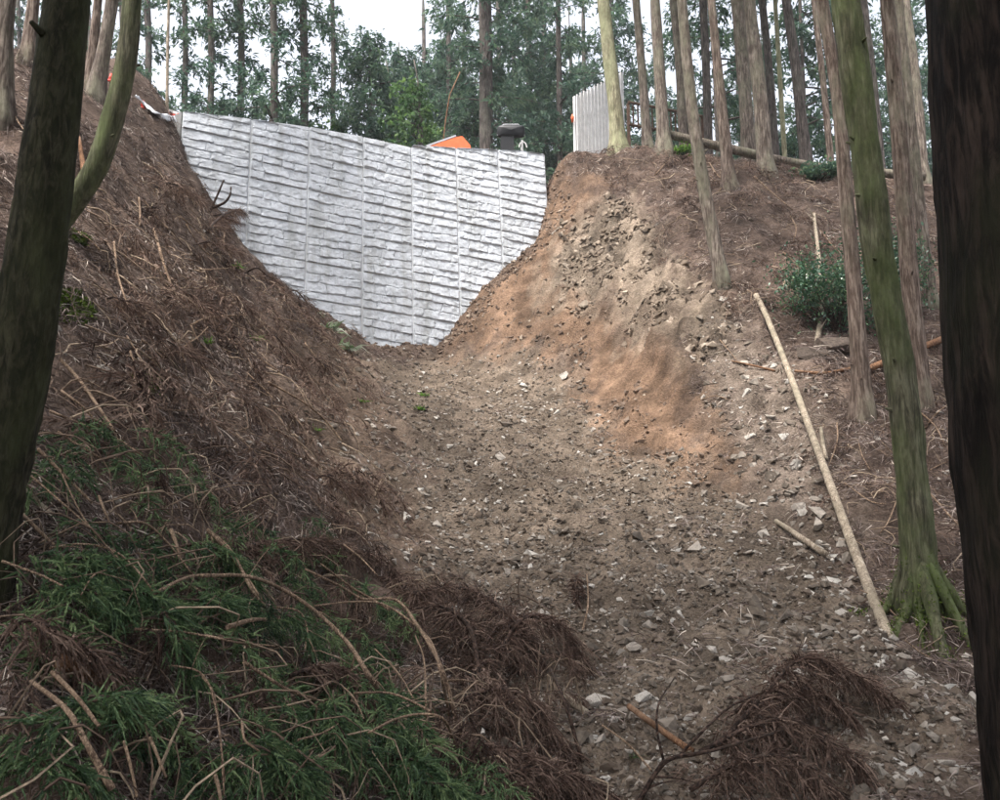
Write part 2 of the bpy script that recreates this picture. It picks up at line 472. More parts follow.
ZONES = {}
def hits_smooth(x, y):
    r = ray(x, y); t = np.geomspace(1.2, 70, 700)
    P = r[None] * t[:, None]
    c = P[:, 2] - tps(P[:, 0], P[:, 1])
    k = int(np.argmax(c < 0)) if (c < 0).any() else int(np.argmin(c[(t > 14) & (t < 22)]) + np.sum(t <= 14))
    return P[k][:2]
def zone(name, pts): ZONES[name] = np.array([hits_smooth(*p) for p in pts])
zone('gravel', [(372, 362), (432, 352), (560, 345), (610, 410), (640, 450), (750, 495), (850, 600), (985, 730), (1010, 830), (520, 830), (440, 640), (425, 540), (410, 450)])
zone('red', [(552, 175), (590, 182), (625, 200), (600, 220), (570, 225), (600, 290), (650, 330), (700, 400), (756, 482), (690, 490), (625, 440), (560, 350), (432, 348), (535, 245)])
zone('tan', [(560, 235), (640, 205), (700, 290), (720, 370), (640, 330), (600, 300), (540, 300)])
zone('leftbare', [(335, 345), (385, 372), (420, 460), (432, 560), (400, 575), (350, 520), (300, 450), (290, 400)])
zone('scree', [(690, 330), (730, 320), (800, 400), (840, 500), (860, 600), (960, 700), (850, 640), (760, 500), (720, 420)])

def inside(name, X, Y, jit=0.25):
    poly = ZONES[name]
    x = X + jit * 2 * fbm(X * 1.7, Y * 1.7, 3, 31); y = Y + jit * 2 * fbm(X * 1.7 + 40, Y * 1.7, 3, 57)
    r = np.zeros(np.shape(x), bool)
    n = len(poly)
    for i in range(n):
        (x1, y1), (x2, y2) = poly[i], poly[(i + 1) % n]
        c = (y1 > y) != (y2 > y)
        r ^= c & (x < (x2 - x1) * (y - y1) / (y2 - y1 + 1e-12) + x1)
    return r

SCARP = np.array([hits_smooth(*p) for p in [(585, 250), (612, 300), (650, 345), (700, 410), (757, 482)]])
def scarp(X, Y):
    """low broken step where the slide cut into the right bank"""
    best = np.full(np.shape(X), 1e9); sg = np.zeros(np.shape(X)); par = np.zeros(np.shape(X))
    n = len(SCARP) - 1
    for i in range(n):
        a, b = SCARP[i], SCARP[i + 1]; d = b - a; L2 = d @ d
        t = np.clip(((X - a[0]) * d[0] + (Y - a[1]) * d[1]) / L2, 0, 1)
        dx, dy = X - a[0] - t * d[0], Y - a[1] - t * d[1]
        r = np.hypot(dx, dy); m = r < best
        best = np.where(m, r, best); sg = np.where(m, np.sign(d[0] * dy - d[1] * dx), sg); par = np.where(m, (i + t) / n, par)
    q = best * sg + 0.35 * fbm(X * 1.8, Y * 1.8, 3, 29)
    return 0.38 * np.sin(np.pi * np.clip(par, 0.02, 0.98)) ** 0.7 * np.where(q > 0, np.exp(-np.abs(q) / 1.1), np.exp(-np.abs(q) / 0.14)) * (best < 4)

def height(X, Y, fine=True):
    X, Y = np.asarray(X, float), np.asarray(Y, float)
    z = tps(X, Y)
    g = inside('gravel', X, Y, 0.1) if X.size > 1 else np.zeros(X.shape, bool)
    amp = np.where(g, 0.55, 1.0)
    z = z + amp * (0.2 * fbm(X * 0.9, Y * 0.9, 2, 3) + 0.2 * fbm(X * 2.6, Y * 2.6, 3, 5))
    z = z + scarp(X, Y)
    if fine:
        z = z + 0.075 * (0.45 + 0.55 * amp) * fbm(X * 8, Y * 8, 4, 8, 0.65)
        t = inside('tan', X, Y, 0.2) if X.size > 1 else g
        rd = inside('red', X, Y, 0.2) if X.size > 1 else g
        z = z + np.where(t | rd, 0.16 * np.abs(fbm(X * 4.2 + 9, Y * 4.2, 4, 63, 0.62)) + 0.05 * fbm(X * 16, Y * 16, 2, 64), 0)
        led = fbm(X * 1.4 + Y * 0.3, Y * 3.0 - X * 0.8, 4, 77, 0.6)
        z = z + np.where(t, 0.5 * np.abs(led) - 0.09, 0)
    u, w = wall_uw(X, Y)
    back = (w > 0.9) & (u > -0.4) & (u < WLEN - 0.12) & (w < 9)
    top = 8.0 + 0.07 * u
    z = np.where(back, np.minimum(np.maximum(z, top), top + 0.25), z)
    return z

def ground_z(x, y):
    return float(height(np.array([x, x + 1e-4]), np.array([y, y]))[0])

def normal(X, Y, e=0.15):
    zx = (height(X + e, Y, False) - height(X - e, Y, False)) / (2 * e)
    zy = (height(X, Y + e, False) - height(X, Y - e, False)) / (2 * e)
    N = np.stack([-zx, -zy, np.ones_like(zx)], -1)
    return N / np.linalg.norm(N, axis=-1, keepdims=True)

def hit(x, y, lift=0.0, tmin=1.2):
    """point on the photo ray (x, y) where it stands `lift` metres above the ground"""
    r = ray(x, y); t = np.geomspace(tmin, 70, 900)
    P = r[None] * t[:, None]
    c = P[:, 2] - height(P[:, 0], P[:, 1]) - lift
    k = int(np.argmax(c < 0))
    return P[k] if (c < 0).any() else at(x, y, 25)

# ground sheet
def build_ground():
    Ya = np.linspace(-30, -1.5, 30)[:-1]
    Yb = np.concatenate([np.linspace(-1.5, 3, 46)[:-1], np.arange(3, 8, 0.035), np.arange(8, 20.6, 0.05), np.geomspace(20.6, 120, 60)])
    Y = np.concatenate([Ya, Yb])
    W = 3.2 + np.where(Y > -2, 1.45 * (Y + 2), 0.9 * (-Y - 2))
    u = np.linspace(-1, 1, 420)
    t = np.sign(u) * (0.42 * np.abs(u) + 0.58 * np.abs(u) ** 3)
    X = W[:, None] * t[None]
    YY = np.broadcast_to(Y[:, None], X.shape)
    Z = height(X, YY)
    V = np.stack([X, YY, Z], -1).reshape(-1, 3)
    n, m = X.shape
    i = np.arange(n - 1)[:, None] * m; j = np.arange(m - 1)[None]
    Q = np.stack([i + j, i + j + 1, i + m + j + 1, i + m + j], -1).reshape(-1, 4)
    col = np.empty((n, m, 4)); col[..., 3] = 1
    nz = fbm(X * 2.1, YY * 2.1, 4, 91)[..., None]
    col[..., :3] = np.array([0.105, 0.076, 0.061]) * (1 + 0.7 * nz)
    for nme, c, k in (('leftbare', (0.18, 0.132, 0.1), 0.5), ('scree', (0.2, 0.16, 0.13), 0.5), ('gravel', (0.165, 0.13, 0.1), 0.6), ('red', (0.18, 0.118, 0.08), 0.7), ('tan', (0.235, 0.188, 0.145), 0.9)):
        msk = sum(inside(nme, X + 0.35 * math.cos(q), YY + 0.35 * math.sin(q), 0.3) for q in (0.3, 1.6, 2.8, 4.1, 5.4))[..., None] / 5.0
        msk = np.clip(msk * 1.2 - 0.1 + 0.8 * fbm(X * 5, YY * 5, 3, 12)[..., None] * (msk > 0) * (msk < 1), 0, 1)
        col[..., :3] = col[..., :3] * (1 - msk) + np.array(c) * (1 + k * nz) * msk
    me = make_mesh('ground', V, [Q], M['ground'], True, None, None, {'soil': col.reshape(-1, 4)})
    return tag(link('ground', me), 'bare gully and wooded hillside of brown soil, gravel and dead needles', 'ground', kind='structure')
build_ground()

# ------------------------------------------------------------------ retaining wall
JX = [183, 248, 307.5, 362.7, 411.7, 457, 499.5, 545]
def build_wall():
    us = []
    for i, x in enumerate(JX):
        us.append(wall_uv(wall_hit(x, 200 if i < 7 else 160))[0])
    us[0], us[-1] = 0.0, WLEN
    us = np.array(us)
    a = wall_uv(wall_hit(184, 129)); b = wall_uv(wall_hit(400, 177)); 
    sl = (b[1] - a[1]) / (b[0] - a[0])                 # courses climb slightly with the road
    rowh = 0.83
    topx = [(183, 112), (250, 120), (310, 128), (360, 137), (411, 148), (412.5, 146), (460, 149), (520, 151.5), (545, 155)]
    tp = np.array([wall_uv(wall_hit(*p)) for p in topx])
    vtop = lambda u: np.interp(u, tp[:, 0], tp[:, 1])
    root = empty('retaining_wall', wall_pt(WLEN / 2, -6))
    tag(root, 'pale grey retaining wall of split-stone concrete panels closing the gully', 'wall')
    off = np.array(root.location)
    rng = np.random.default_rng(3)
    # moulded stone pattern, the same mould for every panel, with small differences
    def pattern(seed):
        r = np.random.default_rng(seed)
        rows = np.array([0, 0.23, 0.47, 0.74, 1.0]) + np.array([0, *r.uniform(-0.04, 0.04, 3), 0])
        cells = []
        for k in range(4):
            c = [0.0]
            while c[-1] < 0.80: c.append(c[-1] + r.uniform(0.2, 0.46))
            c[-1] = 1.0
            cells.append(np.array(c))
        hts = [[(r.uniform(0.015, 0.075), r.uniform(-.05, .05), r.uniform(-0.03, 0.07)) for _ in c] for c in cells]
        return rows, cells, hts
    pats = [pattern(s) for s in (5, 6, 9, 12, 15, 18, 21)]
    n, m = 54, 42
    for ci in range(len(us) - 1):
        for ri in range(-2, 7):
            v1 = lambda u: a[1] + sl * (u - a[0]) - rowh * ri
            v0 = lambda u: v1(u) - rowh
            u0, u1 = us[ci] + 0.008, us[ci + 1] - 0.008
            um = 0.5 * (u0 + u1)
            s, t = np.meshgrid(np.linspace(0, 1, n), np.linspace(0, 1, m), indexing='ij')
            U = u0 + (u1 - u0) * s
            VT = np.minimum(v1(U) - 0.008, vtop(U)); VB = v0(U) + 0.008
            if (VT - VB).max() < 0.12: continue
            Vv = v1(U) - rowh + rowh * t
            Vv = np.clip(VB + (v1(U) - 0.008 - VB) * t, None, VT)
            if VT.min() < VB.max() - 0.5: pass
            p = wall_pt(um, v0(um) + rowh)
            if p[2] < ground_z(*(p - wback * 0.25)[:2]) - 0.25: continue
            rows, cells, hts = pats[(ci * 3 + ri * 2) % 7]
            H = np.zeros_like(s)
            wob = 0.045 * fbm(s * 6 + ci * 3, t * 5 + ri * 7, 3, 4)
            tt = t + wob + 0.07 * (s - 0.5) * np.sin(ri + ci)
            ss = s + 0.05 * fbm(t * 5 + ci, s * 4 + ri, 2, 9)
            k = np.clip(np.searchsorted(rows, tt.ravel(), 'right') - 1, 0, 3).reshape(tt.shape)
            for kk in range(4):
                mk = k == kk
                c = cells[kk]
                q = np.clip(np.searchsorted(c, ss[mk], 'right') - 1, 0, len(c) - 2)
                h = np.array(hts[kk])[q]
                ls = (ss[mk] - c[q]) / (c[q + 1] - c[q]); lt = (tt[mk] - rows[kk]) / (rows[kk + 1] - rows[kk])
                hh = 0.03 + h[:, 0] + h[:, 1] * (ls - 0.5) + (0.05 + h[:, 2]) * (0.5 - lt) * 0.9
                ed = np.minimum(np.minimum(lt, 1 - lt) * 0.24 * rowh, np.minimum(ls, 1 - ls) * (c[q + 1] - c[q]) * 1.1)
                H[mk] = hh * np.clip(ed / 0.016, 0.25 + 0.5 * (np.sin(q * 7.3 + kk * 2.1) > 0.2), 1)
            H += 0.05 * fbm(s * 13 + ci * 5, t * 10 + ri * 3, 3, 21 + ci)
            edge = np.minimum(np.minimum(s, 1 - s) * (u1 - u0), np.minimum(t, 1 - t) * rowh)
            H = np.maximum(H * 0.33, 0.003) * np.clip(edge / 0.02, 0, 1)
            P = WL + U[..., None] * wdir + Vv[..., None] * wup - (H[..., None] + 0.02) * wback
            # back rim
            idx = np.arange(n * m).reshape(n, m)
            Q = np.stack([idx[:-1, :-1], idx[1:, :-1], idx[1:, 1:], idx[:-1, 1:]], -1).reshape(-1, 4)
            rim = np.concatenate([idx[:, 0], idx[-1, 1:], idx[::-1, -1][1:], idx[0, ::-1][1:-1]])
            Pf = P.reshape(-1, 3)
            Pb = Pf[rim] + wback * (H.reshape(-1)[rim, None] + 0.03)
            nn = len(Pf); R = len(rim); jj = np.arange(R); j2 = (jj + 1) % R
            Q2 = np.stack([rim[jj], nn + jj, nn + j2, rim[j2]], -1)
            V = np.vstack([Pf, Pb]) - off
            me = make_mesh('panel', V, [np.vstack([Q, Q2])], M['concrete'], False, np.full(len(V), rng.random()))
            link('panel', me, root)
    # backing slab: its face shows as the pale joints
    uu = np.linspace(0, WLEN, 40)
    g = []
    for sgn, dz in ((0, 0), (1, 0)):
        for lo in (True, False):
            for x in uu:
                v = -7.0 if lo else vtop(x) - 0.012
                g.append(wall_pt(x, v) + wback * (0.0 if sgn == 0 else 0.45) - wback * 0.0185 * (1 - sgn))
    g = np.array(g) - off
    k = len(uu); i = np.arange(k - 1)
    fb, ft, bb, bt = 0, k, 2 * k, 3 * k
    Q = np.vstack([np.stack([fb + i, fb + i + 1, ft + i + 1, ft + i], -1), np.stack([ft + i, ft + i + 1, bt + i + 1, bt + i], -1),
                   np.stack([bb + i + 1, bb + i, bt + i, bt + i + 1], -1),
                   [[fb, ft, bt, bb]], [[fb + k - 1, bb + k - 1, bt + k - 1, ft + k - 1]]])
    link('backing_slab', make_mesh('backing_slab', g, [Q], M['grout']), root)
    # grey return at the left end
    gg = Geo()
    P0, P1 = wall_pt(-0.02, vtop(0) - 0.02), wall_pt(-0.02, -4)
    e = wback * 0.75 - wdir * 0.55
    q = [P1 - wback * 0.03, P1 + e, P0 + e, P0 - wback * 0.03]
    q2 = [p + wdir * 0.012 + wback * 0.06 for p in q]
    gg.add(np.array(q + q2), Q=BOXQ)
    tag(link('end_return', gg.mesh('end_return', M['endcon'], off=off), root), 'darker plain concrete return at the left end')
build_wall()

# ------------------------------------------------------------------ foliage builders
def strands(g, P0, D, L, droop, needle=0.014, nw=0.003, n_needle=14, core=0.004, rng=RNG, rnd=None, spread=0.5):
    """needle-covered drooping twiglets: origins P0 (k,3), directions D, lengths L"""
    k = len(P0)
    if k == 0: return
    D = D / (np.linalg.norm(D, axis=1)[:, None] + 1e-9)
    rnd = rng.random(k) if rnd is None else rnd
    G = np.array([0, 0, -1.0])
    def pos(t): return P0 + D * (L * t)[:, None] + G * (L * droop * t * t)[:, None]
    def tan(t):
        T = D + G * (2 * droop * t)[:, None]
        return T / np.linalg.norm(T, axis=1)[:, None]
    # core ribbon
    ts = np.array([0, 0.45, 1.0]) if n_needle == 0 else np.array([0, 0.4, 0.75, 1.0])
    rows = []
    side = np.cross(D, rng.normal(size=(k, 3))); side /= np.linalg.norm(side, axis=1)[:, None] + 1e-9
    for t in ts:
        p = pos(np.full(k, t)); w = core * (1.1 - t)
        rows += [p - side * w, p + side * w]
    rows.pop()                                       # pointed tip
    V = np.stack(rows, 1).reshape(-1, 3)
    nt = 2 * len(ts) - 1
    b = np.arange(k)[:, None, None] * nt
    q = np.array([[0, 1, 3, 2], [2, 3, 5, 4]])[None, :len(ts) - 2]
    tq = np.array([[nt - 3, nt - 2, nt - 1]])[None]
    g.add(V, Q=(b + q).reshape(-1, 4), T=(b + tq).reshape(-1, 3), rnd=np.repeat(rnd, nt))
    # needles
    if n_needle:
        t = np.linspace(0.06, 1.0, n_needle)[None] + rng.normal(0, 0.02, (k, n_needle))
        t = np.clip(t, 0, 1).ravel()
        idx = np.repeat(np.arange(k), n_needle)
        P = P0[idx] + D[idx] * (L[idx] * t)[:, None] + G * (L[idx] * droop[idx] * t * t)[:, None]
        T = D[idx] + G * (2 * droop[idx] * t)[:, None]; T /= np.linalg.norm(T, axis=1)[:, None]
        S = np.cross(T, rng.normal(size=T.shape)); S /= np.linalg.norm(S, axis=1)[:, None] + 1e-9
        Wd = np.cross(T, S)
        nl = needle * rng.uniform(0.7, 1.3, len(t)) * (1.15 - 0.5 * t)
        tip = P + (T * 0.85 + S * spread) * nl[:, None]
        V = np.stack([P - Wd * nw, P + Wd * nw, tip], 1).reshape(-1, 3)
        g.add(V, T=np.arange(len(t) * 3).reshape(-1, 3), rnd=np.repeat(np.clip(rnd[idx] + rng.normal(0, 0.12, len(t)), 0, 1), 3))

def bough_foliage(g, stem, side_len, strand_len, droop, rng, step=0.035, per=9, hang=0.5, n_needle=14, nw=0.003, needle=0.014):
    """fronds along a stem polyline"""
    seg = np.linalg.norm(np.diff(stem, axis=0), axis=1); s = np.concatenate([[0], np.cumsum(seg)])
    tot = s[-1]
    n = max(4, int(tot / step))
    a = np.linspace(0.12, 1.0, n) * tot
    base = np.stack([np.interp(a, s, stem[:, c]) for c in range(3)], 1)
    T = np.gradient(base, axis=0); T /= np.linalg.norm(T, axis=1)[:, None] + 1e-9
    side = np.cross(T, np.array([0, 0, 1.0])); side /= np.linalg.norm(side, axis=1)[:, None] + 1e-9
    sg = np.where(np.arange(n) % 2 == 0, 1, -1) * rng.uniform(0.5, 1.0, n)
    l2 = side_len * (1.05 - 0.65 * a / tot) * rng.uniform(0.6, 1.25, n)
    d2 = T * rng.uniform(0.35, 0.9, n)[:, None] + side * sg[:, None] + rng.normal(0, 0.2, (n, 3)) + np.array([0, 0, 0.15])
    d2 /= np.linalg.norm(d2, axis=1)[:, None]
    P0, D, L, R = [], [], [], []
    for i in range(n):
        t = np.sort(rng.uniform(0.05, 1.0, per))
        p = base[i] + d2[i] * (l2[i] * t)[:, None] + np.array([0, 0, -1.0]) * (l2[i] * droop * t * t)[:, None]
        d = d2[i] * 0.9 + np.array([0, 0, -hang * rng.uniform(0.3, 1.1)]) + rng.normal(0, 0.5, (per, 3))
        P0.append(p); D.append(d); L.append(strand_len * rng.uniform(0.35, 1.25, per)); R.append(np.clip(rng.normal(0.5 + 0.2 * math.sin(i * 1.3), 0.2, per), 0, 1))
    P0, D, L, R = np.concatenate(P0), np.concatenate(D), np.concatenate(L), np.concatenate(R)
    strands(g, P0, D, L, rng.uniform(0.3, 0.8, len(P0)) * droop, needle, nw, n_needle, 0.004, rng, R)
    return base, d2, l2

def bough_variant(seed, L, **kw):
    rng = np.random.default_rng(seed)
    t = np.linspace(0, 1, 8)
    st = np.stack([L * t, 0.12 * L * np.sin(3 * t + seed), 0.25 * L * t * (1 - t) * 1.5 - 0.12 * L * t * t], 1)
    g = Geo(); bough_foliage(g, st, kw.pop('side', 0.4) * L, kw.pop('sl', 0.11), kw.pop('droop', 0.5), rng, **kw)
    w = Geo(); tube(w, st, np.linspace(0.008, 0.002, 8), 5, 0.5)
    return g.arrays(), w.arrays()

def scatter(g, arr, POS, ROT, SC, jitter=0.25, rng=RNG):
    V, T, Q, R = arr
    k = len(POS)
    if k == 0: return
    W = np.einsum('kij,vj->kvi', ROT, V) * np.asarray(SC).reshape(k, -1)[:, None, :1] + POS[:, None]
    o = np.arange(k)[:, None, None] * len(V)
    rn = np.clip(R[None] + rng.normal(0, jitter, (k, 1)), 0, 1).ravel()
    g.add(W.reshape(-1, 3), T=(o + T[None]).reshape(-1, 3) if len(T) else None, Q=(o + Q[None]).reshape(-1, 4) if len(Q) else None, rnd=rn)

def rot_align(N, yaw, flat=1.0):
    """matrices whose z axis is N (blended with up) and x axis has heading yaw"""
    N = N * flat + np.array([0, 0, 1.0]) * (1 - flat); N /= np.linalg.norm(N, axis=1)[:, None]
    X = np.stack([np.cos(yaw), np.sin(yaw), np.zeros_like(yaw)], 1)
    X = X - N * (X * N).sum(1)[:, None]; X /= np.linalg.norm(X, axis=1)[:, None]
    return np.stack([X, np.cross(N, X), N], -1)

def rot_random(k, rng=RNG):
    q = rng.normal(size=(k, 4)); q /= np.linalg.norm(q, axis=1)[:, None]
    w, x, y, z = q.T
    return np.stack([np.stack([1 - 2 * (y * y + z * z), 2 * (x * y - z * w), 2 * (x * z + y * w)], -1),
                     np.stack([2 * (x * y + z * w), 1 - 2 * (x * x + z * z), 2 * (y * z - x * w)], -1),
                     np.stack([2 * (x * z - y * w), 2 * (y * z + x * w), 1 - 2 * (x * x + y * y)], -1)], 1)

# ------------------------------------------------------------------ trees
def crown_arrays(seed, H, R, nbr, spr, leaf=0.22, lo=0.0, shape=0.75, lw=0.3, droop=0.35, irr=1.0):
    """cedar crown: branches with hanging sprays; leaf-sized faces through the whole volume"""
    rng = np.random.default_rng(seed)
    g, w = Geo(), Geo()
    C0, DD, LL, RR = [], [], [], []
    for i in range(nbr):
        h = (i + rng.random()) / nbr
        az = i * 2.39996 + rng.normal(0, 0.3)
        if irr and rng.random() < 0.3: continue
        L = R * max(0.12, (1 - h) ** shape) * rng.uniform(0.3, 1.25)
        d = np.array([math.cos(az), math.sin(az), 0])
        t = np.linspace(0, 1, 6)
        zz = H * (lo + (1 - lo) * h)
        P = np.array([0, 0, zz]) + d * (L * t)[:, None] + np.array([0, 0, 1.0]) * (0.12 * L * t - droop * L * t * t * 0.8)[:, None]
        tube(w, P, np.linspace(0.03, 0.006, 6) * (0.5 + L / R), 4, 0.4)
        n = max(4, int(spr * (0.3 + L / R)))
        tt = rng.uniform(0.2, 1.0, n) ** 0.8
        c = np.stack([np.interp(tt, t, P[:, k]) for k in range(3)], 1) + rng.normal(0, 0.19 * (0.5 + L * 0.25), (n, 3)) * np.array([1, 1, 1.1])
        C0.append(c); DD.append(d * 0.7 + np.array([0, 0, -0.55]) + rng.normal(0, 0.5, (n, 3)))
        LL.append(leaf * rng.uniform(0.6, 1.5, n)); RR.append(np.clip(rng.normal(0.45 + 0.2 * math.sin(i * 2.1), 0.2, n), 0, 1))
    P, D, L, R_ = np.concatenate(C0), np.concatenate(DD), np.concatenate(LL), np.concatenate(RR)
    D /= np.linalg.norm(D, axis=1)[:, None]
    # each spray: 3 leaf blades fanned from one point
    for f in range(3):
        d = D + rng.normal(0, 0.45, D.shape); d /= np.linalg.norm(d, axis=1)[:, None]
        s = np.cross(d, rng.normal(size=d.shape)); s /= np.linalg.norm(s, axis=1)[:, None]
        l = (L * rng.uniform(0.6, 1.1, len(L)))[:, None]
        V = np.stack([P, P + d * l * 0.45 + s * l * lw * 0.5, P + d * l + np.array([0, 0, -0.15]) * l, P + d * l * 0.5 - s * l * lw * 0.5], 1).reshape(-1, 3)
        g.add(V, Q=np.arange(len(V)).reshape(-1, 4), rnd=np.repeat(R_, 4))
    return g, w

CROWN = {}
def crown_mesh(key, **kw):
    if key not in CROWN:
        mat = kw.pop('mat', M['crown'])
        g, w = crown_arrays(**kw)
        CROWN[key] = (g.mesh('crown', mat), w.mesh('limbs', M['bark_far']))
    return CROWN[key]
crown_mesh('high0', seed=1, H=8.5, R=1.9, nbr=60, spr=60, leaf=0.24)
crown_mesh('high1', seed=2, H=8.0, R=1.7, nbr=55, spr=60, leaf=0.24)
crown_mesh('low0', seed=3, H=15, R=3.1, nbr=105, spr=100, leaf=0.2)
crown_mesh('low1', seed=4, H=14, R=2.6, nbr=60, spr=85, leaf=0.2)
crown_mesh('thin', seed=5, H=13, R=2.2, nbr=46, spr=70, leaf=0.2)
crown_mesh('bushy', seed=9, H=6.0, R=2.6, nbr=90, spr=150, leaf=0.14, shape=0.5, lw=0.3, droop=0.15)
crown_mesh('broad', seed=6, H=6.5, R=2.4, nbr=50, spr=70, leaf=0.17, shape=0.45, lw=0.55, droop=0.1, mat=M['broad'])

def flare_fn(r, z0, k=0.9, lobes=5, ph=0.0, hh=0.28):
    def f(th, Cn):
        h = np.clip(Cn[:, 2] - z0, 0, None)[:, None]
        e = np.exp(-h / hh)
        return 1 + k * e * (0.45 + 0.55 * np.abs(np.cos(th[None] * lobes / 2 + ph)) ** 2)
    return f

def tree(label, path, widths, mat, d=None, H=17.0, crown='high0', cfrac=0.5, cscale=1.0, seg=18, rings=46, flare=0.8, name='cedar_tree', group=None, cat='tree', lobes=5, wob=0.09, sink=0.35, stubs=0, fiber=0.0):
    """path: photo points from the base up, all at the base's distance; widths in photo pixels"""
    if d is None:
        b = hit(*path[0]); d = b[1]
    bx = at(path[0][0], path[0][1], d)
    b = np.array([bx[0], d, ground_z(bx[0], d)])
    pts = [b] + [at(x, y, d) for x, y in path[1:]]
    pts = [p for i, p in enumerate(pts) if i == 0 or p[2] > pts[0][2] + 0.12]
    dirv = pts[-1] - pts[-2]; dirv /= np.linalg.norm(dirv)
    up = np.array([0, 0, 1.0])
    while pts[-1][2] < b[2] + H:
        dirv = dirv * 0.75 + up * 0.25; dirv /= np.linalg.norm(dirv)
        pts.append(pts[-1] + dirv * 2.5)
    first = pts[0] + np.array([-0.12 if path[0][0] < 150 else 0.0, 0.1, -1.0]) * sink
    C = catmull([first] + pts, rings * 3)
    # denser rings near the ground
    seglen = np.concatenate([[0], np.cumsum(np.linalg.norm(np.diff(C, axis=0), axis=1))])
    tot = seglen[-1]
    q = tot * np.linspace(0, 1, rings) ** 1.6
    C = np.stack([np.interp(q, seglen, C[:, k]) for k in range(3)], 1)
    w = np.array(widths) / FPX * d * 0.5 * (0.93 if d < 12 else 0.85)
    hv = np.clip((C[:, 2] - b[2]) / H, 0, 1)
    vis = min(0.95, max(0.1, (at(*path[-1], d)[2] - b[2]) / H))
    R = np.interp(hv, [0, vis, 1.0], [w[0], w[-1], max(0.02, w[-1] * 0.12)])
    root = empty(name, b)
    tag(root, label, cat, group)
    g = Geo()
    sd = int(abs(path[0][0] * 7 + path[0][1])) % 997
    tube(g, C - b, R, seg, 0.5, wob, sd, flare_fn(w[0], 0.0, flare, lobes, sd), fiber)
    if stubs:
        r_ = np.random.default_rng(sd)
        for k in range(stubs):
            i = int(r_.integers(4, rings - 6)); az = r_.uniform(0, 6.28)
            dv = np.array([math.cos(az), math.sin(az), r_.uniform(-0.1, 0.5)])
            p = C[i] - b + dv * R[i] * 0.7
            tube(g, np.array([p, p + dv * (R[i] * 0.35 + r_.uniform(0.02, 0.06))]), [0.02, 0.009], 6)
    link('trunk', g.mesh('trunk', mat, True), root)
    if crown:
        cm, lm = CROWN[crown]
        i = int(np.argmin(np.abs(C[:, 2] - (b[2] + H * cfrac))))
        o = tag(link('crown', cm, root, C[i] - b), kind='stuff'); o.scale = (cscale,) * 3
        ax = C[-1] - C[i]; qd = Vector((0, 0, 1)).rotation_difference(Vector(ax)).to_euler()
        o.rotation_euler = qd
        lo = tag(link('limbs', lm, root, C[i] - b), kind='stuff'); lo.scale = (cscale,) * 3; lo.rotation_euler = qd
    return root

# foreground and left-hand trees
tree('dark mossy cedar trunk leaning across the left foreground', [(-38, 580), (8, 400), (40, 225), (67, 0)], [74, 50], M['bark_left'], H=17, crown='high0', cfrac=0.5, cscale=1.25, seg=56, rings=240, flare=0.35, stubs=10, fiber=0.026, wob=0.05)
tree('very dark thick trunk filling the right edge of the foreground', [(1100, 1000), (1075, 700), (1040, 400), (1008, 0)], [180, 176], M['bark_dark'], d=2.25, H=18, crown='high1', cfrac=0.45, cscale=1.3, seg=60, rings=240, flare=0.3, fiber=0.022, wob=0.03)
tree('slender cedar bent outward at its foot on the left bank', [(50, 236), (66, 212), (84, 188), (99, 162), (118, 100), (128, 50), (132, 0)], [26, 22], M['bark_moss'], H=15, crown='high1', cfrac=0.5, stubs=8, flare=0.15, fiber=0.03)
tree('brown trunk close behind the bent cedar on the left bank', [(95, 100), (104, 50), (112, 0)], [18, 16], M['bark'], H=15, crown='high1', cfrac=0.5)
tree('reddish trunk between the dark foreground trunk and brown trunk', [(89, 92), (94, 40), (98, 0)], [13, 11], M['bark_red'], H=14, crown='high1', cfrac=0.5)
tree('grey trunk at the upper left edge of the photo', [(-2, 120), (2, 60), (6, 0)], [24, 21], M['bark'], H=15, crown='high0', cfrac=0.5)
tree('reddish trunk standing up the slope behind the foreground trunk', [(27, 62), (31, 25), (34, 0)], [14, 12], M['bark_red'], H=15, crown='high1', cfrac=0.5)
tree('thin pale bare stem rising beside the left end of the wall', [(167, 118), (167.5, 60), (169, 0)], [4.2, 3.4], M['pale'], d=17.2, H=10, crown='thin', cfrac=0.62, cscale=0.28, flare=0.2, seg=8)

def shade_tree(x, y, H, r, crown, cs, mat):  # out-of-view cedars, added so their crowns shade the foreground
    z = ground_z(x, y); root = empty('cedar_tree', (x, y, z))
    tag(root, 'unseen plantation cedar added beside and behind the viewpoint to shade the foreground', 'tree', 'unseen shade cedars added around the viewpoint')
    g = Geo(); t = np.linspace(0, 1, 30)
    C = np.stack([0.2 * np.sin(t * 2 + x), 0.15 * np.sin(t * 1.7 + y), -0.3 + (H + 0.3) * t], 1)
    tube(g, C, r * (1 - 0.88 * t), 14, 0.5, 0.09, int(abs(x * 10)), flare_fn(r, 0, 0.5, 5, x))
    link('trunk', g.mesh('trunk', mat, True), root)
    for nme, me in zip(('crown', 'limbs'), CROWN[crown]):
        o = tag(link(nme, me, root, C[13]), kind='stuff'); o.scale = (cs,) * 3; o.rotation_euler = (0, 0, x)
for k, (x, y) in enumerate([(-4.2, -1.5), (-2.0, -3.6), (-5.8, 1.6), (0.6, -4.2), (3.4, -2.6), (-3.9, -5.2), (4.6, 1.2), (-7.5, -2.0), (1.9, -7.0), (6.2, 4.2), (-0.9, -1.9), (-3.5, 2.1), (2.9, 1.0), (4.3, 3.3), (-2.6, -0.8)]):
    shade_tree(x, y, 15 + (k * 7 % 5), 0.15 + 0.012 * (k % 4), ('high0', 'high1')[k % 2], 1.45, (M['bark'], M['bark_red'])[k % 2])

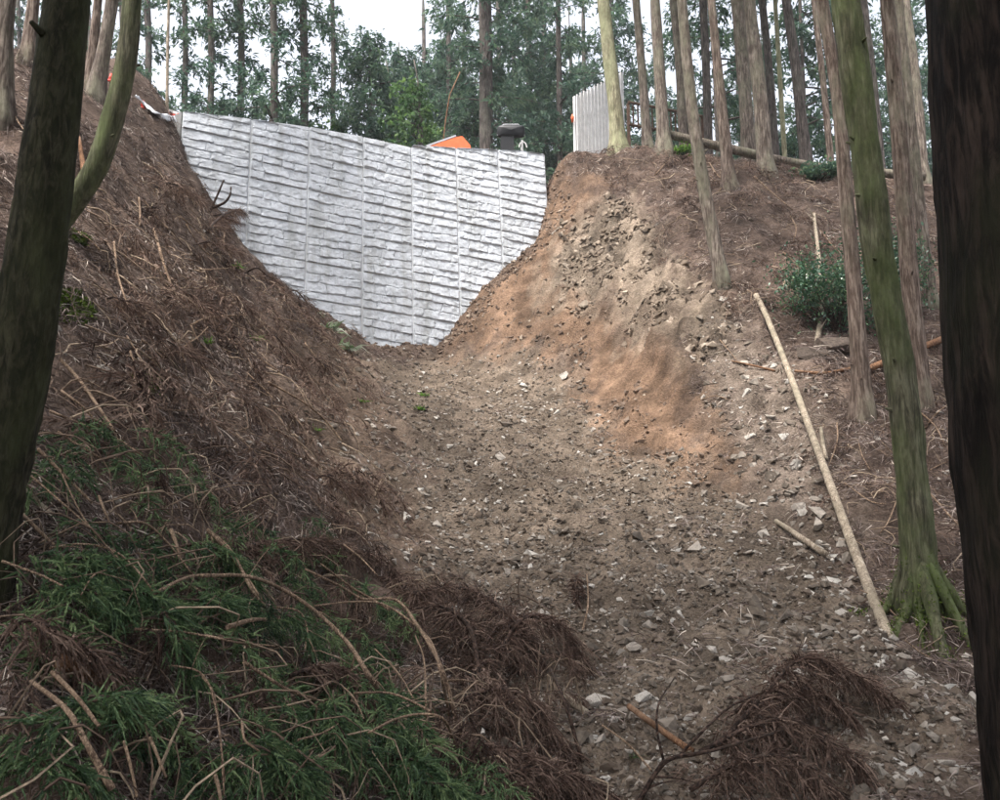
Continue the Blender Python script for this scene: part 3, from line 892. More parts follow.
# right-hand trees
tree('mossy green cedar with bright moss on its spreading roots', [(921, 604), (911, 465), (896, 350), (878, 250), (862, 120), (845, 0)], [31, 33], M['bark_moss'], H=17, crown='high0', cfrac=0.55, seg=36, rings=140, flare=0.9, lobes=5, stubs=26, fiber=0.03)
tree('straight cedar in front of the leafy shrub on the right bank', [(863, 415), (855, 300), (848, 220), (838, 100), (822, 0)], [19, 14], M['bark_red'], H=16, crown='high1', flare=0.7, stubs=8)
tree('cedar trunk just right of the mossy green one', [(920, 402), (912, 300), (905, 220), (896, 100), (887, 0)], [20, 16], M['bark_red'], H=16, crown='high0', flare=0.5, stubs=8)
tree('slim trunk beside the dark right-hand trunk, foot above the fallen pole', [(932, 307), (922, 225), (911, 120), (902, 30), (899, 0)], [14, 10], M['bark'], H=15, crown='high1', flare=0.4)
tree('bent slender cedar standing alone on the eroded right bank', [(722, 283), (712, 230), (700, 165), (690, 90), (682, 0)], [17, 13], M['bark'], H=15, crown='high1', flare=0.5, stubs=6)
tree('thick yellowish-green trunk in front of the white slat fence', [(619, 153), (612, 80), (603, 0)], [19, 15.5], M['bark_yellow'], d=20.0, H=18, crown='high0')
tree('narrow trunk next to the timber railing', [(648, 146), (642, 70), (636, 0)], [12, 10], M['bark'], d=21, H=17, crown='high1')
tree('trunk with pale flared foot at the edge of the bank', [(664, 154), (660, 80), (655, 0)], [17, 13], M['bark'], d=19.4, H=17, crown='high0', flare=1.0)
tree('narrow grey trunk at the upper end of the fallen log', [(684, 138), (680, 70), (674, 0)], [13, 11], M['bark'], d=22.5, H=17, crown='high1')
tree('thin trunk behind the fallen log, second from its upper end', [(708, 145), (706, 70), (703, 0)], [11, 10], M['bark_far'], d=22.5, H=17, crown='high0')
tree('cedar in front of the middle of the fallen log', [(730, 190), (721, 100), (711, 0)], [15, 10.5], M['bark_red'], H=16, crown='high1', flare=0.9)
tree('greyish broad trunk behind the middle of the fallen log', [(749, 150), (744, 80), (737, 0)], [18, 15], M['bark'], d=21.5, H=18, crown='high0')
tree('brown cedar in front of the lower half of the fallen log', [(766, 177), (759, 90), (749, 0)], [20, 15.5], M['bark'], d=18.3, H=17, crown='high1', flare=0.6)
tree('dark trunk close behind the brown cedar at the log', [(776, 148), (769, 70), (762, 0)], [11, 9], M['bark_far'], d=23.5, H=17, crown='high0')
tree('thin pale green stem behind the fallen log', [(784, 148), (780, 80), (775, 0)], [6.5, 5.5], M['bark_yellow'], d=22.5, H=14, crown='thin', cscale=0.5, cfrac=0.55)
tree('purple-grey trunk behind the lower end of the fallen log', [(806, 158), (797, 80), (786, 0)], [15, 11.5], M['bark_far'], d=21, H=17, crown='high1')
tree('thin trunk left of the straight cedar, rising behind the fallen log', [(831, 165), (824, 90), (814, 0)], [8, 7], M['bark_red'], d=19.6, H=15, crown='high0', cscale=0.7)
tree('grey trunk seen between the mossy cedar and its right neighbour', [(880, 168), (873, 90), (863, 0)], [13, 11], M['bark_far'], d=20.5, H=17, crown='high1')
tree('reddish-footed trunk far back beside the dark right-hand trunk', [(924, 188), (916, 90), (905, 0)], [14, 12], M['bark'], d=19, H=17, crown='high0')

# the wood beyond the road
FAR = 'trees of the wood beyond the road'
LAB_L = 'dark cedar trunk with loose foliage against the white sky above the wall'
LAB_R = 'shadowy cedar far back in the plantation behind the bank'
for (x, d, w, cr, cs) in [(187, 28, 7, 'low1', 1.0), (213, 27, 7.5, 'low1', 1.0), (243, 28, 8, 'low1', 1.05), (276, 26, 9, 'low1', 1.0),
                          (306, 27, 10, 'low1', 0.95), (335, 30, 6, 'thin', 0.95), (150, 30, 8, 'thin', 1.0), (125, 27, 8, 'thin', 0.9)]:
    tree(LAB_L, [(x, 150), (x - 1.5, 70), (x - 3, 0)], [w * 1.15, w], M['bark_far'], d=d, H=17, crown=cr, cfrac=0.08, cscale=cs, rings=20, seg=10, group=FAR)
for k, (x, d, w) in enumerate([(487, 29, 17), (450, 34, 6), (530, 34, 7), (560, 31, 7), (515, 42, 5), (585, 40, 5), (465, 42, 5), (425, 40, 5), (545, 38, 6), (500, 36, 6)]):
    tree('dense dark cedar behind the right half of the wall', [(x, 150), (x - 1, 70), (x - 2, 0)], [w * 1.1, w], M['bark_far'], d=d, H=18, crown=('low0', 'low1')[k % 2], cfrac=0.06, cscale=1.1, rings=20, seg=10, group='dense cedars behind the right half of the wall')
rr = random.Random(5)
for k in range(16):
    x = 570 + k * 29 + rr.uniform(-12, 12); d = rr.uniform(29, 48)
    tree(LAB_R, [(x, 150), (x - 2, 70), (x - 5, 0)], [rr.uniform(5, 8) * 27 / d] * 2, M['bark_far'], d=d, H=18, crown=('low0', 'low1', 'low0')[k % 3], cfrac=(0.05, 0.12, 0.16)[k % 3], cscale=1.15, rings=18, seg=9, group='far cedars of the plantation on the right')
for k, (x, d) in enumerate([(60, 30), (20, 34), (-40, 30), (-110, 33), (90, 38)]):
    tree(LAB_L if x > 110 else 'far cedar glimpsed behind the left bank', [(x, 150), (x - 1, 70), (x - 2, 0)], [6, 5.5], M['bark_far'], d=d, H=17, crown='low1', cfrac=0.1, cscale=0.95, rings=18, seg=9, group=FAR if x > 110 else 'far cedars behind the left bank')
for (x, d, w, lab) in [(423, 27, 9, 'forked broadleaf tree with bright leaves behind the middle of the wall'), (395, 30, 6, 'low bright green broadleaf tree left of the forked one'), (345, 29, 5, 'leafy broadleaf tree where the wall top bends')]:
    tree(lab, [(x, 150), (x - 3, 110), (x - 9, 60)], [w, w * 0.7], M['bark_far'], d=d, H=6.6, crown='broad', cfrac=0.12, cscale=1.0 if w > 6 else 0.85, rings=20, seg=10, name='broadleaf_tree')
for (x, d, cs, lab) in [(372, 29, 1.4, 'bushy dark green tree crowding the middle of the wall top'), (346, 33, 1.1, 'taller dark bushy tree behind the crowding one'), (402, 34, 1.75, 'dark green bushy tree behind the forked broadleaf'), (445, 36, 1.9, 'dark bushy tree behind the leaning dead stem'), (540, 33, 1.5, 'low bushy tree left of the white fence'), (475, 32, 1.3, 'low bush-like tree right of the leaning dead stem')]:
    tree(lab, [(x, 152), (x - 1, 120), (x - 2, 95)], [6, 4], M['bark_far'], d=d, H=5.6 * cs, crown='bushy', cfrac=0.1, cscale=cs, rings=16, seg=8, name='bushy_tree')
tree('leaning dead stem behind the orange machine', [(434, 150), (447, 110), (460, 72)], [5, 3.5], M['stick_red'], d=25.5, H=3.6, crown=None, rings=14, seg=8, flare=0.1, name='dead_tree', cat='dead tree')

# ------------------------------------------------------------------ things on the road and the bank top
def road_z(x, y): return ground_z(x, y)

def build_fence():
    A, B = at(577, 148, 21.2), at(625, 140, 22.6)
    base = np.array([A[0], A[1], ground_z(A[0], A[1])])
    top0, top1 = at(574, 96, 21.2)[2], at(623, 72, 22.6)[2]
    root = empty('slat_fence', base)
    tag(root, 'white upright-slat fence panel behind the yellowish-green trunk', 'fence')
    n = 14
    d = (B - A) * np.array([1, 1, 0]); L = np.linalg.norm(d); d /= L; nn = np.array([d[1], -d[0], 0])
    R = np.stack([d, -nn, [0, 0, 1.0]], 1)
    for k in range(n):
        t = (k + 0.5) / n
        p = A + (B - A) * t
        zt = top0 + (top1 - top0) * t; zb = base[2] - 0.06 + 0.2 * t
        g = Geo(); box(g, np.array([p[0], p[1], (zt + zb) / 2]) - base, L / n * 0.8, 0.022, zt - zb, R)
        link('slat', g.mesh('slat', M['fence_white']), root)
    for fz in (0.25, 0.75):
        g = Geo(); c = (A + B) / 2
        zt = (top0 + top1) / 2
        tilt = math.atan2((top1 - top0) * fz + 0.2 * (1 - fz), L)
        dd = np.array([d[0] * math.cos(tilt), d[1] * math.cos(tilt), math.sin(tilt)]); up = np.cross(dd, nn) * -1
        up = np.array([-d[0] * math.sin(tilt), -d[1] * math.sin(tilt), math.cos(tilt)])
        box(g, np.array([c[0], c[1], base[2] + (zt - base[2]) * fz]) + (-nn) * 0.035 - base, L, 0.04, 0.07, np.stack([dd, -nn, up], 1))
        link('rail', g.mesh('rail', M['fence_white']), root)
    for t in (0.02, 0.98):
        p = A + (B - A) * t; zt = top0 + (top1 - top0) * t
        g = Geo(); box(g, np.array([p[0], p[1], (zt + base[2]) / 2 - 0.15]) - nn * 0.09 - base, 0.07, 0.07, zt - base[2] + 0.3, R)
        link('post', g.mesh('post', M['fence_white']), root)
    g = Geo(); q = at(572.5, 118, 21.2); tube(g, np.array([q - [0, 0, 0.12], q + [0, 0, 0.02], q + [0, 0, 0.1]]) - base, [0.03, 0.045, 0.02], 10)
    tag(link('warning_lamp', g.mesh('warning_lamp', M['orange'], True), root), 'small orange lamp on the left edge of the fence')
build_fence()

def build_railing():
    A, B = at(628, 104, 23.2), at(702, 118, 24.5)
    zA, zB = ground_z(A[0], A[1]), ground_z(B[0], B[1])
    base = np.array([A[0], A[1], zA])
    root = empty('timber_railing', base)
    tag(root, 'brown timber railing of thin uprights beside the white slat fence', 'railing')
    n = 16
    top = lambda t: A[2] + (B[2] - A[2]) * t
    for k in range(n + 1):
        t = k / n
        p = A + (B - A) * t; zg = zA + (zB - zA) * t
        big = k % 4 == 0
        g = Geo(); zt = top(t); zb = zg - 0.1 if big else zt - 0.75
        box(g, np.array([p[0], p[1], (zt + zb) / 2]) - base, 0.09 if big else 0.045, 0.06 if big else 0.03, zt - zb)
        link('post' if big else 'baluster', g.mesh('upright', M['timber']), root)
    for off in (0.03, -0.68):
        g = Geo(); tube(g, np.array([A, B]) + np.array([[0, -0.045, off]] * 2) - base, 0.04, 6)
        link('rail', g.mesh('rail', M['timber']), root)
build_railing()

def build_machine():
    c = at(452, 160, 21.5)
    z = ground_z(c[0], c[1]); base = np.array([c[0], c[1], z])
    root = empty('site_machine', base)
    tag(root, 'orange machine hood with a grey top plate peeking over the wall', 'machine')
    top = at(458, 144, 21.5)[2] - z; lowl = at(425, 157, 21.5)[2] - z
    x0, x1, x2, x3 = [at(x, 150, 21.5)[0] - c[0] for x in (428, 458, 463, 473)]
    w = 0.45
    prof = [(x0, lowl + 0.05), (x1, top - 0.02), (x2, top), (x3 - 0.06, lowl + 0.12), (x3, lowl - 0.1), (x3, 0.35), (x0, 0.35)]
    n = len(prof)
    V = [(a, -w, b) for a, b in prof] + [(a, w, b) for a, b in prof]
    T = [list(range(n))[::-1], [n + i for i in range(n)]]
    me = bpy.data.meshes.new('hood')
    me.from_pydata(V, [], T + [[i, (i + 1) % n, n + (i + 1) % n, n + i] for i in range(n)])
    me.materials.append(M['orange']); hood = link('hood', me, root)
    g = Geo(); ang = math.atan2(top - 0.02 - lowl - 0.05, x1 - x0)
    box(g, ((x0 + x1) / 2 - 0.03, 0, (lowl + top) / 2 + 0.06), (x1 - x0) * 1.06, 0.86, 0.05, [[math.cos(ang), 0, -math.sin(ang)], [0, 1, 0], [math.sin(ang), 0, math.cos(ang)]])
    link('top_plate', g.mesh('top_plate', M['steel']), hood)
    for sgn in (-1, 1):
        g = Geo(); t = np.linspace(0, 2 * math.pi, 25)
        pts = np.stack([(x0 + x3) / 2 + np.cos(t) * 0.62, np.full(25, sgn * 0.34), 0.2 + np.sin(t) * 0.2], 1)
        m = (np.abs(np.cos(t)) ** 0.4 * np.sign(np.cos(t)))
        pts[:, 0] = (x0 + x3) / 2 + m * 0.66
        tube(g, pts, 0.055, 6); link('track', g.mesh('track', M['black']), root)
build_machine()

def build_seat():
    c = at(511, 158, 21.3)
    z = ground_z(c[0], c[1]); base = np.array([c[0], c[1], z])
    root = empty('machine_seat', base)
    tag(root, 'black padded seat back raised on pale metal legs above the wall', 'seat')
    zt = at(511, 126, 21.3)[2] - z; zs = at(511, 138, 21.3)[2] - z
    g = Geo()
    n, m = 20, 9
    th = np.linspace(0, 2 * math.pi, n, endpoint=False)
    w, h = 0.38, (zt - zs) / 2
    rows = []
    for k in range(m):
        a = math.pi * k / (m - 1) - math.pi / 2
        sc = math.cos(a) ** 0.45 if math.cos(a) > 1e-6 else 0.0
        x = np.sign(np.cos(th)) * np.abs(np.cos(th)) ** 0.3 * w * (0.85 + 0.15 * sc)
        zz = np.sign(np.sin(th)) * np.abs(np.sin(th)) ** 0.4 * h * (0.6 + 0.4 * sc) + (zt + zs) / 2
        rows.append(np.stack([x * max(sc, 0.02), np.full(n, math.sin(a) * 0.1) - 0.06 * (zz - zs), (zz - (zt + zs) / 2) * max(sc, 0.02) + (zt + zs) / 2], 1))
    V = np.concatenate(rows)
    i = np.arange(m - 1)[:, None] * n; j = np.arange(n)[None]; j2 = (j + 1) % n
    g.add(V, Q=np.stack([i + j, i + j2, i + n + j2, i + n + j], -1).reshape(-1, 4))
    backrest = link('backrest', g.mesh('backrest', M['black'], True), root)
    g = Geo(); box(g, (-0.1, 0.1, zs - 0.16), 0.36, 0.3, 0.4); link('cushion', g.mesh('cushion', M['black']), root)
    g = Geo(); tube(g, np.array([[-0.36, -0.02, zs + 0.06], [-0.2, -0.05, zt + 0.01], [0.2, -0.05, zt + 0.01], [0.36, -0.02, zs + 0.06]]), 0.022, 6)
    link('top_trim', g.mesh('top_trim', M['steel']), backrest)
    for (x, y) in ((-0.1, 0.02), (0.3, 0.02), (-0.1, 0.42), (0.3, 0.42)):
        g = Geo(); tube(g, np.array([[x + 0.06, y, -0.02], [x, y, zs - 0.06]]), 0.028, 7); link('leg', g.mesh('leg', M['white']), root)
    g = Geo(); t = np.linspace(0, math.pi, 9)
    tube(g, np.stack([0.32 + 0.1 * np.cos(t), np.full(9, -0.05), zs - 0.3 + 0.16 * np.sin(t)], 1), 0.016, 6); link('arm_loop', g.mesh('arm_loop', M['white']), root)
build_seat()

def build_barrier():
    c = at(170, 122, 17.3)
    z = ground_z(c[0], c[1]); base = np.array([c[0], c[1], z])
    root = empty('safety_barrier', base)
    tag(root, 'red and white safety barrier at the left end of the wall', 'barrier')
    L, R = at(160, 107.5, 17.3) - base, at(181.5, 115, 17.3) - base
    d = R - L; ln = np.linalg.norm(d); d /= ln; up = np.array([-d[2], 0, d[0]]); rot = np.stack([d, [0, 1, 0], up], 1)
    g = Geo(); box(g, (L + R) / 2, ln, 0.03, 0.055, rot); link('board', g.mesh('board', M['white']), root)
    g = Geo(); box(g, (L + R) / 2 - up * 0.075 + d * 0.04, ln * 0.85, 0.028, 0.07, rot); tag(link('board', g.mesh('board', M['red']), root), 'red lower board')
    for t in (0.16, 0.4, 0.86):
        p = L + (R - L) * t
        for s in (-1, 1):
            g = Geo(); tube(g, np.array([p + [0, 0.02 * s, 0], [p[0] + 0.05 * s, 0.16 * s, min(p[2] - 0.3, -0.02)]]), 0.02, 6)
            link('leg', g.mesh('leg', M['red']), root)
build_barrier()

def build_sheet():
    P = [hit(x, y, 0.06) for x, y in ((138, 101), (147, 109), (154, 116), (164, 119), (174, 121))]
    P = catmull(P, 14); base = P[7].copy()
    g = Geo(); rows = []
    rng = np.random.default_rng(8)
    for i, p in enumerate(P):
        for a in np.linspace(-1, 1, 7):
            rows.append(p + np.array([0.02 * a, 0.12 * a, 0.07 * math.cos(a * 1.5) + 0.05 * rng.random()]))
    rows = np.array(rows); i = np.arange(13)[:, None] * 7; j = np.arange(6)[None]
    g.add(rows - base, Q=np.stack([i + j, i + j + 1, i + 7 + j + 1, i + 7 + j], -1).reshape(-1, 4))
    o = link('plastic_sheet', g.mesh('plastic_sheet', M['tarp'], True), None, base)
    sm = o.modifiers.new('thick', 'SOLIDIFY'); sm.thickness = 0.01
    tag(o, 'crumpled white plastic sheet on the ground beside the barrier', 'sheet')
build_sheet()
for (x, y, lab) in ((142.5, 106, 'small red cone among the roots left of the plastic sheet'), (110.5, 79, 'small red marker seen between two left-bank trunks')):
    p = hit(x, y + 3, 0.0); g = Geo()
    r = 3.0 / FPX * p[1]
    tube(g, np.array([[0, 0, -0.02], [0, 0, 0.02]]), r * 1.4, 8); tube(g, np.array([[0, 0, 0.02], [0, 0, r * 3.2]]), [r, r * 0.35], 10)
    tag(link('marker_cone', g.mesh('marker_cone', M['red'], True), None, p), lab, 'cone')

# ------------------------------------------------------------------ logs, poles and branches
def stick(path, w, mat, label, name='branch', group=None, lift=0.04, cat='branch', seg=7, twigs=0, ends=True, sub=5, wob=0.05, splinter=False):
    """path: photo points along a stick; each rests `lift` (or its own third number) above the ground; w = widths in photo pixels"""
    q3 = np.array([(q[0], q[1], q[2] if len(q) > 2 else lift) for q in path], float)
    q3 = catmull(q3, max(5, (len(q3) - 1) * 4 + 1))
    P = np.array([hit(*q) for q in q3])
    dep = P[:, 1].copy()
    for _ in range(6):                              # a stick keeps an even run in depth, but never dips below ground
        dep[1:-1] = np.minimum(P[1:-1, 1], 0.5 * dep[1:-1] + 0.25 * (dep[:-2] + dep[2:]))
    P = np.array([at(q[0], q[1], e) for q, e in zip(q3, dep)])
    sub = 2
    C = catmull(P, max(4, (len(P) - 1) * sub + 1))
    d = P[:, 1].mean()
    w = w if isinstance(w, (tuple, list)) else (w, w * 0.7)
    R = np.linspace(w[0], w[1], len(C)) / FPX * d * 0.5 * (0.72 if cat in ('branch', 'twig') else 0.85)
    base = C[0].copy()
    g = Geo(); sd = int(abs(path[0][0] * 13 + path[0][1] * 7)) % 991
    tube(g, C - base, R, seg, 0.5, wob, sd)
    o = link(name, g.mesh(name, mat, True), None, base)
    tag(o, label, cat, group)
    r_ = np.random.default_rng(sd)
    for k in range(twigs):
        i = int(r_.integers(1, len(C) - 1))
        dv = C[i] - C[i - 1]; dv /= np.linalg.norm(dv)
        v = dv * 0.5 + r_.normal(0, 0.7, 3); v[2] += 0.2
        l = r_.uniform(0.08, 0.22); p = C[i] - base
        gg = Geo(); tube(gg, catmull([p, p + v * l * 0.5, p + v * l + [0, 0, -0.02]], 7), np.linspace(0.6, 0.15, 7) * R[i], 5)
        link('twig', gg.mesh('twig', mat, True), o)
    if splinter:
        for k in range(5):
            v = (C[-1] - C[-2]); v /= np.linalg.norm(v); v = v + r_.normal(0, 0.35, 3)
            gg = Geo(); p = C[-1] - base; tube(gg, np.array([p - v * 0.02, p + v * r_.uniform(0.05, 0.14)]), [R[-1] * 0.45, R[-1] * 0.08], 4)
            link('splinter', gg.mesh('splinter', M['stick_red']), o)
    return o

# fallen log along the bank top
def long_log(path, w, mat, label, name, ds):
    P = np.array([at(x, y, d) for (x, y), d in zip(path, ds)])
    C = catmull(P, 24); base = C[0].copy(); g = Geo()
    R = np.linspace(w[0], w[1], 24) / FPX * np.mean(ds) * 0.5
    tube(g, C - base, R, 14, 0.5, 0.06, 3)
    return tag(link(name, g.mesh(name, mat, True), None, base), label, 'log')
def on_ground_log(path, w, mat, label, name):
    ds = []
    for (x, y) in path:
        ds.append(hit(x, y + w[0] * 0.4)[1])
    ds = np.polyval(np.polyfit(range(len(ds)), ds, 1), range(len(ds)))
    return long_log(path, w, mat, label, name, ds)
long_log([(666, 134), (730, 149), (800, 164), (870, 172), (925, 177)], (10, 9), M['bark'], 'long fallen log lying along the top of the right bank', 'fallen_log', [19.8, 19.4, 19.0, 18.7, 18.5])
stick([(890, 641, 0.0), (858, 560), (822, 462), (790, 375), (768, 320), (756, 295)], (8.5, 8.5), M['pale'], 'long pale peeled pole with a splintered top lying down the right slope', 'pale_pole', lift=0.09, cat='pole', seg=12, sub=8, wob=0.02, splinter=True)
stick([(776, 521), (800, 537), (826, 555)], (6, 8), M['pale'], 'short broken pale piece of wood left of the long pole', 'broken_branch', lift=0.05, cat='wood', seg=8)
stick([(866, 370), (905, 354), (950, 336)], (8, 8.5), M['stick_red'], 'reddish log lying behind the mossy cedar', 'red_log', lift=0.12, cat='log', seg=10)
stick([(795, 371), (825, 373), (853, 368)], (4, 5), M['stick_red'], 'thin orange-red branch below the leafy shrub', 'branch', lift=0.06)
stick([(732, 361), (755, 366), (775, 371)], (2.5, 3.5), M['stick_red'], 'thin reddish twig beside the splintered pole top', 'branch', lift=0.05)
stick([(629, 706, 0.1), (660, 729), (693, 752, 0.02)], (8, 9), M['stick_red'], 'cut orange-brown branch end pointing out of the foreground gravel', 'cut_branch', lift=0.06, seg=10, wob=0.05)
stick([(562, 695), (574, 704), (588, 713)], (10, 7), M['pale'], 'broken pale wood end beside the brown boughs', 'broken_branch', lift=0.05, cat='wood', seg=8)
stick([(58, 660), (84, 671), (108, 684)], (16, 18), M['stick_red'], 'thick cut reddish log end in the dark brush pile', 'cut_log', lift=0.16, cat='log', seg=14, wob=0.05)
stick([(22, 489), (36, 501), (52, 515)], (9, 7), M['pale'], 'flat pale split slab of wood by the foreground trunk', 'wood_slab', lift=0.1, cat='wood', seg=6)
stick([(79, 138), (83, 165), (87, 192)], (5, 8), M['stick_red'], 'orange split wood standing at the bent cedar foot', 'split_wood', lift=0.12, cat='wood', seg=6)
stick([(817, 345, 0.02), (822, 300, 0.2), (818, 250, 0.3), (814, 214, 0.3)], (6.5, 4), M['pale'], 'pale broken dead stem standing inside the leafy shrub', 'dead_tree', cat='dead tree', seg=8, twigs=5)
stick([(826, 460), (823, 445), (821, 428, 0.12)], (6.5, 4), M['pale'], 'short pale stub right of the long pole', 'wood_stub', lift=0.06, cat='wood', seg=7)
# dark forked branch sticking up against the wall
def forked():
    P = [hit(209, 214, 0.0)]; d = P[0][1]
    base = P[0]; root = None
    g = Geo(); tube(g, catmull([base, at(217, 196, d), at(224, 180, d)], 10) - base, np.linspace(3.2, 1.6, 10) / FPX * d * .5, 6, 0.5, 0.1, 2)
    o = tag(link('forked_branch', g.mesh('forked_branch', M['stick_dark'], True), None, base), 'dark forked branch sticking up in front of the wall', 'branch')
    g = Geo(); tube(g, catmull([at(212, 208, d), at(224, 203, d), at(230, 195, d), at(231, 187, d)], 10) - base, np.linspace(3, 1.6, 10) / FPX * d * .5, 6, 0.5, 0.1, 4)
    link('fork', g.mesh('fork', M['stick_dark'], True), o)
    g = Geo(); tube(g, catmull([at(180, 215, d), at(205, 216, d), at(222, 214, d)], 10) - base, np.linspace(1.6, 2.4, 10) / FPX * d * .5, 6, 0.5, 0.1, 5)
    link('fork', g.mesh('fork', M['stick_dark'], True), o)
forked()
# foreground dark branch with side twigs
stick([(636, 806, 0.02), (664, 763, 0.14), (695, 754, 0.2), (718, 749, 0.24), (790, 728, 0.28)], (7, 3.5), M['stick_dark'], 'dark forked foreground branch rising from the bottom edge', 'dark_branch', seg=8, twigs=4)
stick([(664, 762, 0.12), (657, 730, 0.24), (659, 703, 0.3), (675, 677, 0.3)], (4, 2), M['stick_dark'], 'thin dark twig curling up from the dark foreground branch', 'dark_twig', cat='twig')
stick([(680, 755, 0.12), (698, 736, 0.2), (731, 706, 0.26), (770, 690, 0.24)], (4, 2.5), M['stick_dark'], 'dark twig reaching right from the dark foreground branch', 'dark_twig', cat='twig')
stick([(551, 670, 0.2), (566, 706, 0.22), (582, 762, 0.03)], (4, 5), M['stick_dark'], 'dark upright twig at the right side of the brown boughs', 'dark_twig', cat='twig')
stick([(587, 574, 0.25), (588, 605, 0.14), (582, 633, 0.0)], (1.8, 3.0), M['stick'], 'thin pale twig standing beside the small brown tuft', 'twig', cat='twig')
stick([(548, 803, 0.03), (556, 769, 0.2)], (6, 5), M['stick'], 'short pale stick upright at the bottom edge', 'branch', cat='branch')

G1, L1 = 'bare branches tangled in the green brush pile', 'bare pale-brown branch tangled in the green brush pile'
for path, w in [([(38, 449), (65, 476), (92, 503)], 5), ([(20, 512), (36, 528), (54, 545)], 6), ([(50, 548), (81, 544), (112, 550), (135, 568), (153, 591)], 3.5),
                ([(155, 593), (189, 577), (225, 575), (262, 579)], 4.5), ([(119, 523), (144, 523), (166, 541), (193, 575)], 3.5),
                ([(207, 530), (225, 548), (245, 575), (262, 600)], 5), ([(2, 561), (40, 575), (63, 586)], 4), ([(81, 595), (94, 575), (115, 568)], 2.5),
                ([(31, 681), (67, 710), (90, 750), (112, 789)], (6, 10)), ([(52, 672), (76, 696), (99, 726)], 7), ([(135, 629), (189, 633), (262, 648)], 3.5),
                ([(171, 665), (202, 674), (216, 710), (225, 782)], 3), ([(124, 741), (131, 768), (137, 797)], 5), ([(150, 737), (158, 757), (166, 777)], 5),
                ([(99, 496), (104, 510), (110, 523)], 4), ([(171, 530), (176, 543), (180, 557)], 6), ([(31, 476), (67, 507), (103, 539)], 3),
                ([(207, 529), (231, 551), (252, 590), (265, 606)], 5), ([(205, 635), (235, 642), (275, 646)], 3.5), ([(228, 627), (252, 620), (273, 620)], 7),
                ([(340, 684), (354, 698), (364, 719)], 3), ([(242, 723), (245, 740), (259, 751)], 4), ([(298, 740), (322, 733), (343, 721)], 3),
                ([(275, 607), (298, 611), (307, 628), (305, 649)], 3), ([(343, 544), (361, 558), (378, 576)], 2.5), ([(200, 674), (214, 695), (221, 744), (224, 796)], 3),
                ([(375, 649), (399, 674), (413, 698)], 2.5), ([(215, 775), (219, 790), (222, 812)], 6), ([(60, 470), (85, 520), (120, 560)], 2.5)]:
    stick(path, w, M['stick'], L1, group=G1, lift=0.3, twigs=2 if len(path) > 3 else 0)
stick([(200, 576), (245, 576), (280, 588), (315, 611), (347, 642), (368, 674), (389, 704, 0.05)], (4.5, 7), M['stick'], 'long arching bare branch crossing the middle of the brush pile', lift=0.36, twigs=4)
stick([(305, 569), (340, 586), (364, 599), (396, 600), (417, 625), (441, 667), (459, 728, 0.05)], (3, 5.5), M['stick'], 'tallest arching bare branch between green and brown boughs', lift=0.36, twigs=3)
stick([(321, 564), (350, 586), (368, 597), (390, 610)], (2.5, 4), M['stick'], 'pale branch lying alongside the upper end of the arching branch', lift=0.36)
stick([(315, 606), (350, 602), (382, 604), (410, 621), (431, 642), (441, 674), (450, 718, 0.05)], (2.5, 4), M['stick'], 'slim branch arching parallel to the tallest arching one', lift=0.36)
stick([(244, 662), (270, 679), (291, 691), (316, 699)], (5, 3.5), M['stick'], 'pale branch hanging over the dark hollow of the brush pile', lift=0.36)
stick([(354, 693), (389, 693), (417, 704), (431, 712)], (3, 3.5), M['stick'], 'thin branch bowed over the lower green boughs', lift=0.36)
stick([(368, 733), (396, 719), (424, 714), (445, 721), (459, 756, 0.03)], (3, 4), M['stick'], 'hoop-shaped branch above the lowest green boughs', lift=0.36)
stick([(415, 635), (424, 660), (426, 705), (427, 732, 0.03)], (2.5, 3), M['stick'], 'thin upright twig inside the arching branches', 'twig', lift=0.2, cat='twig')
stick([(445, 632), (466, 656), (487, 672, 0.04)], (5, 6), M['stick'], 'stubby branch beneath the brown boughs', lift=0.12)
stick([(602, 725, 0.1), (629, 745), (652, 771, 0.02)], (2.5, 3), M['stick'], 'thin pale twig arching over foreground gravel', 'twig', lift=0.08, cat='twig')
G2, L2 = 'bare sticks lying on the left slope', 'bare pale stick lying on the needle-covered left slope'
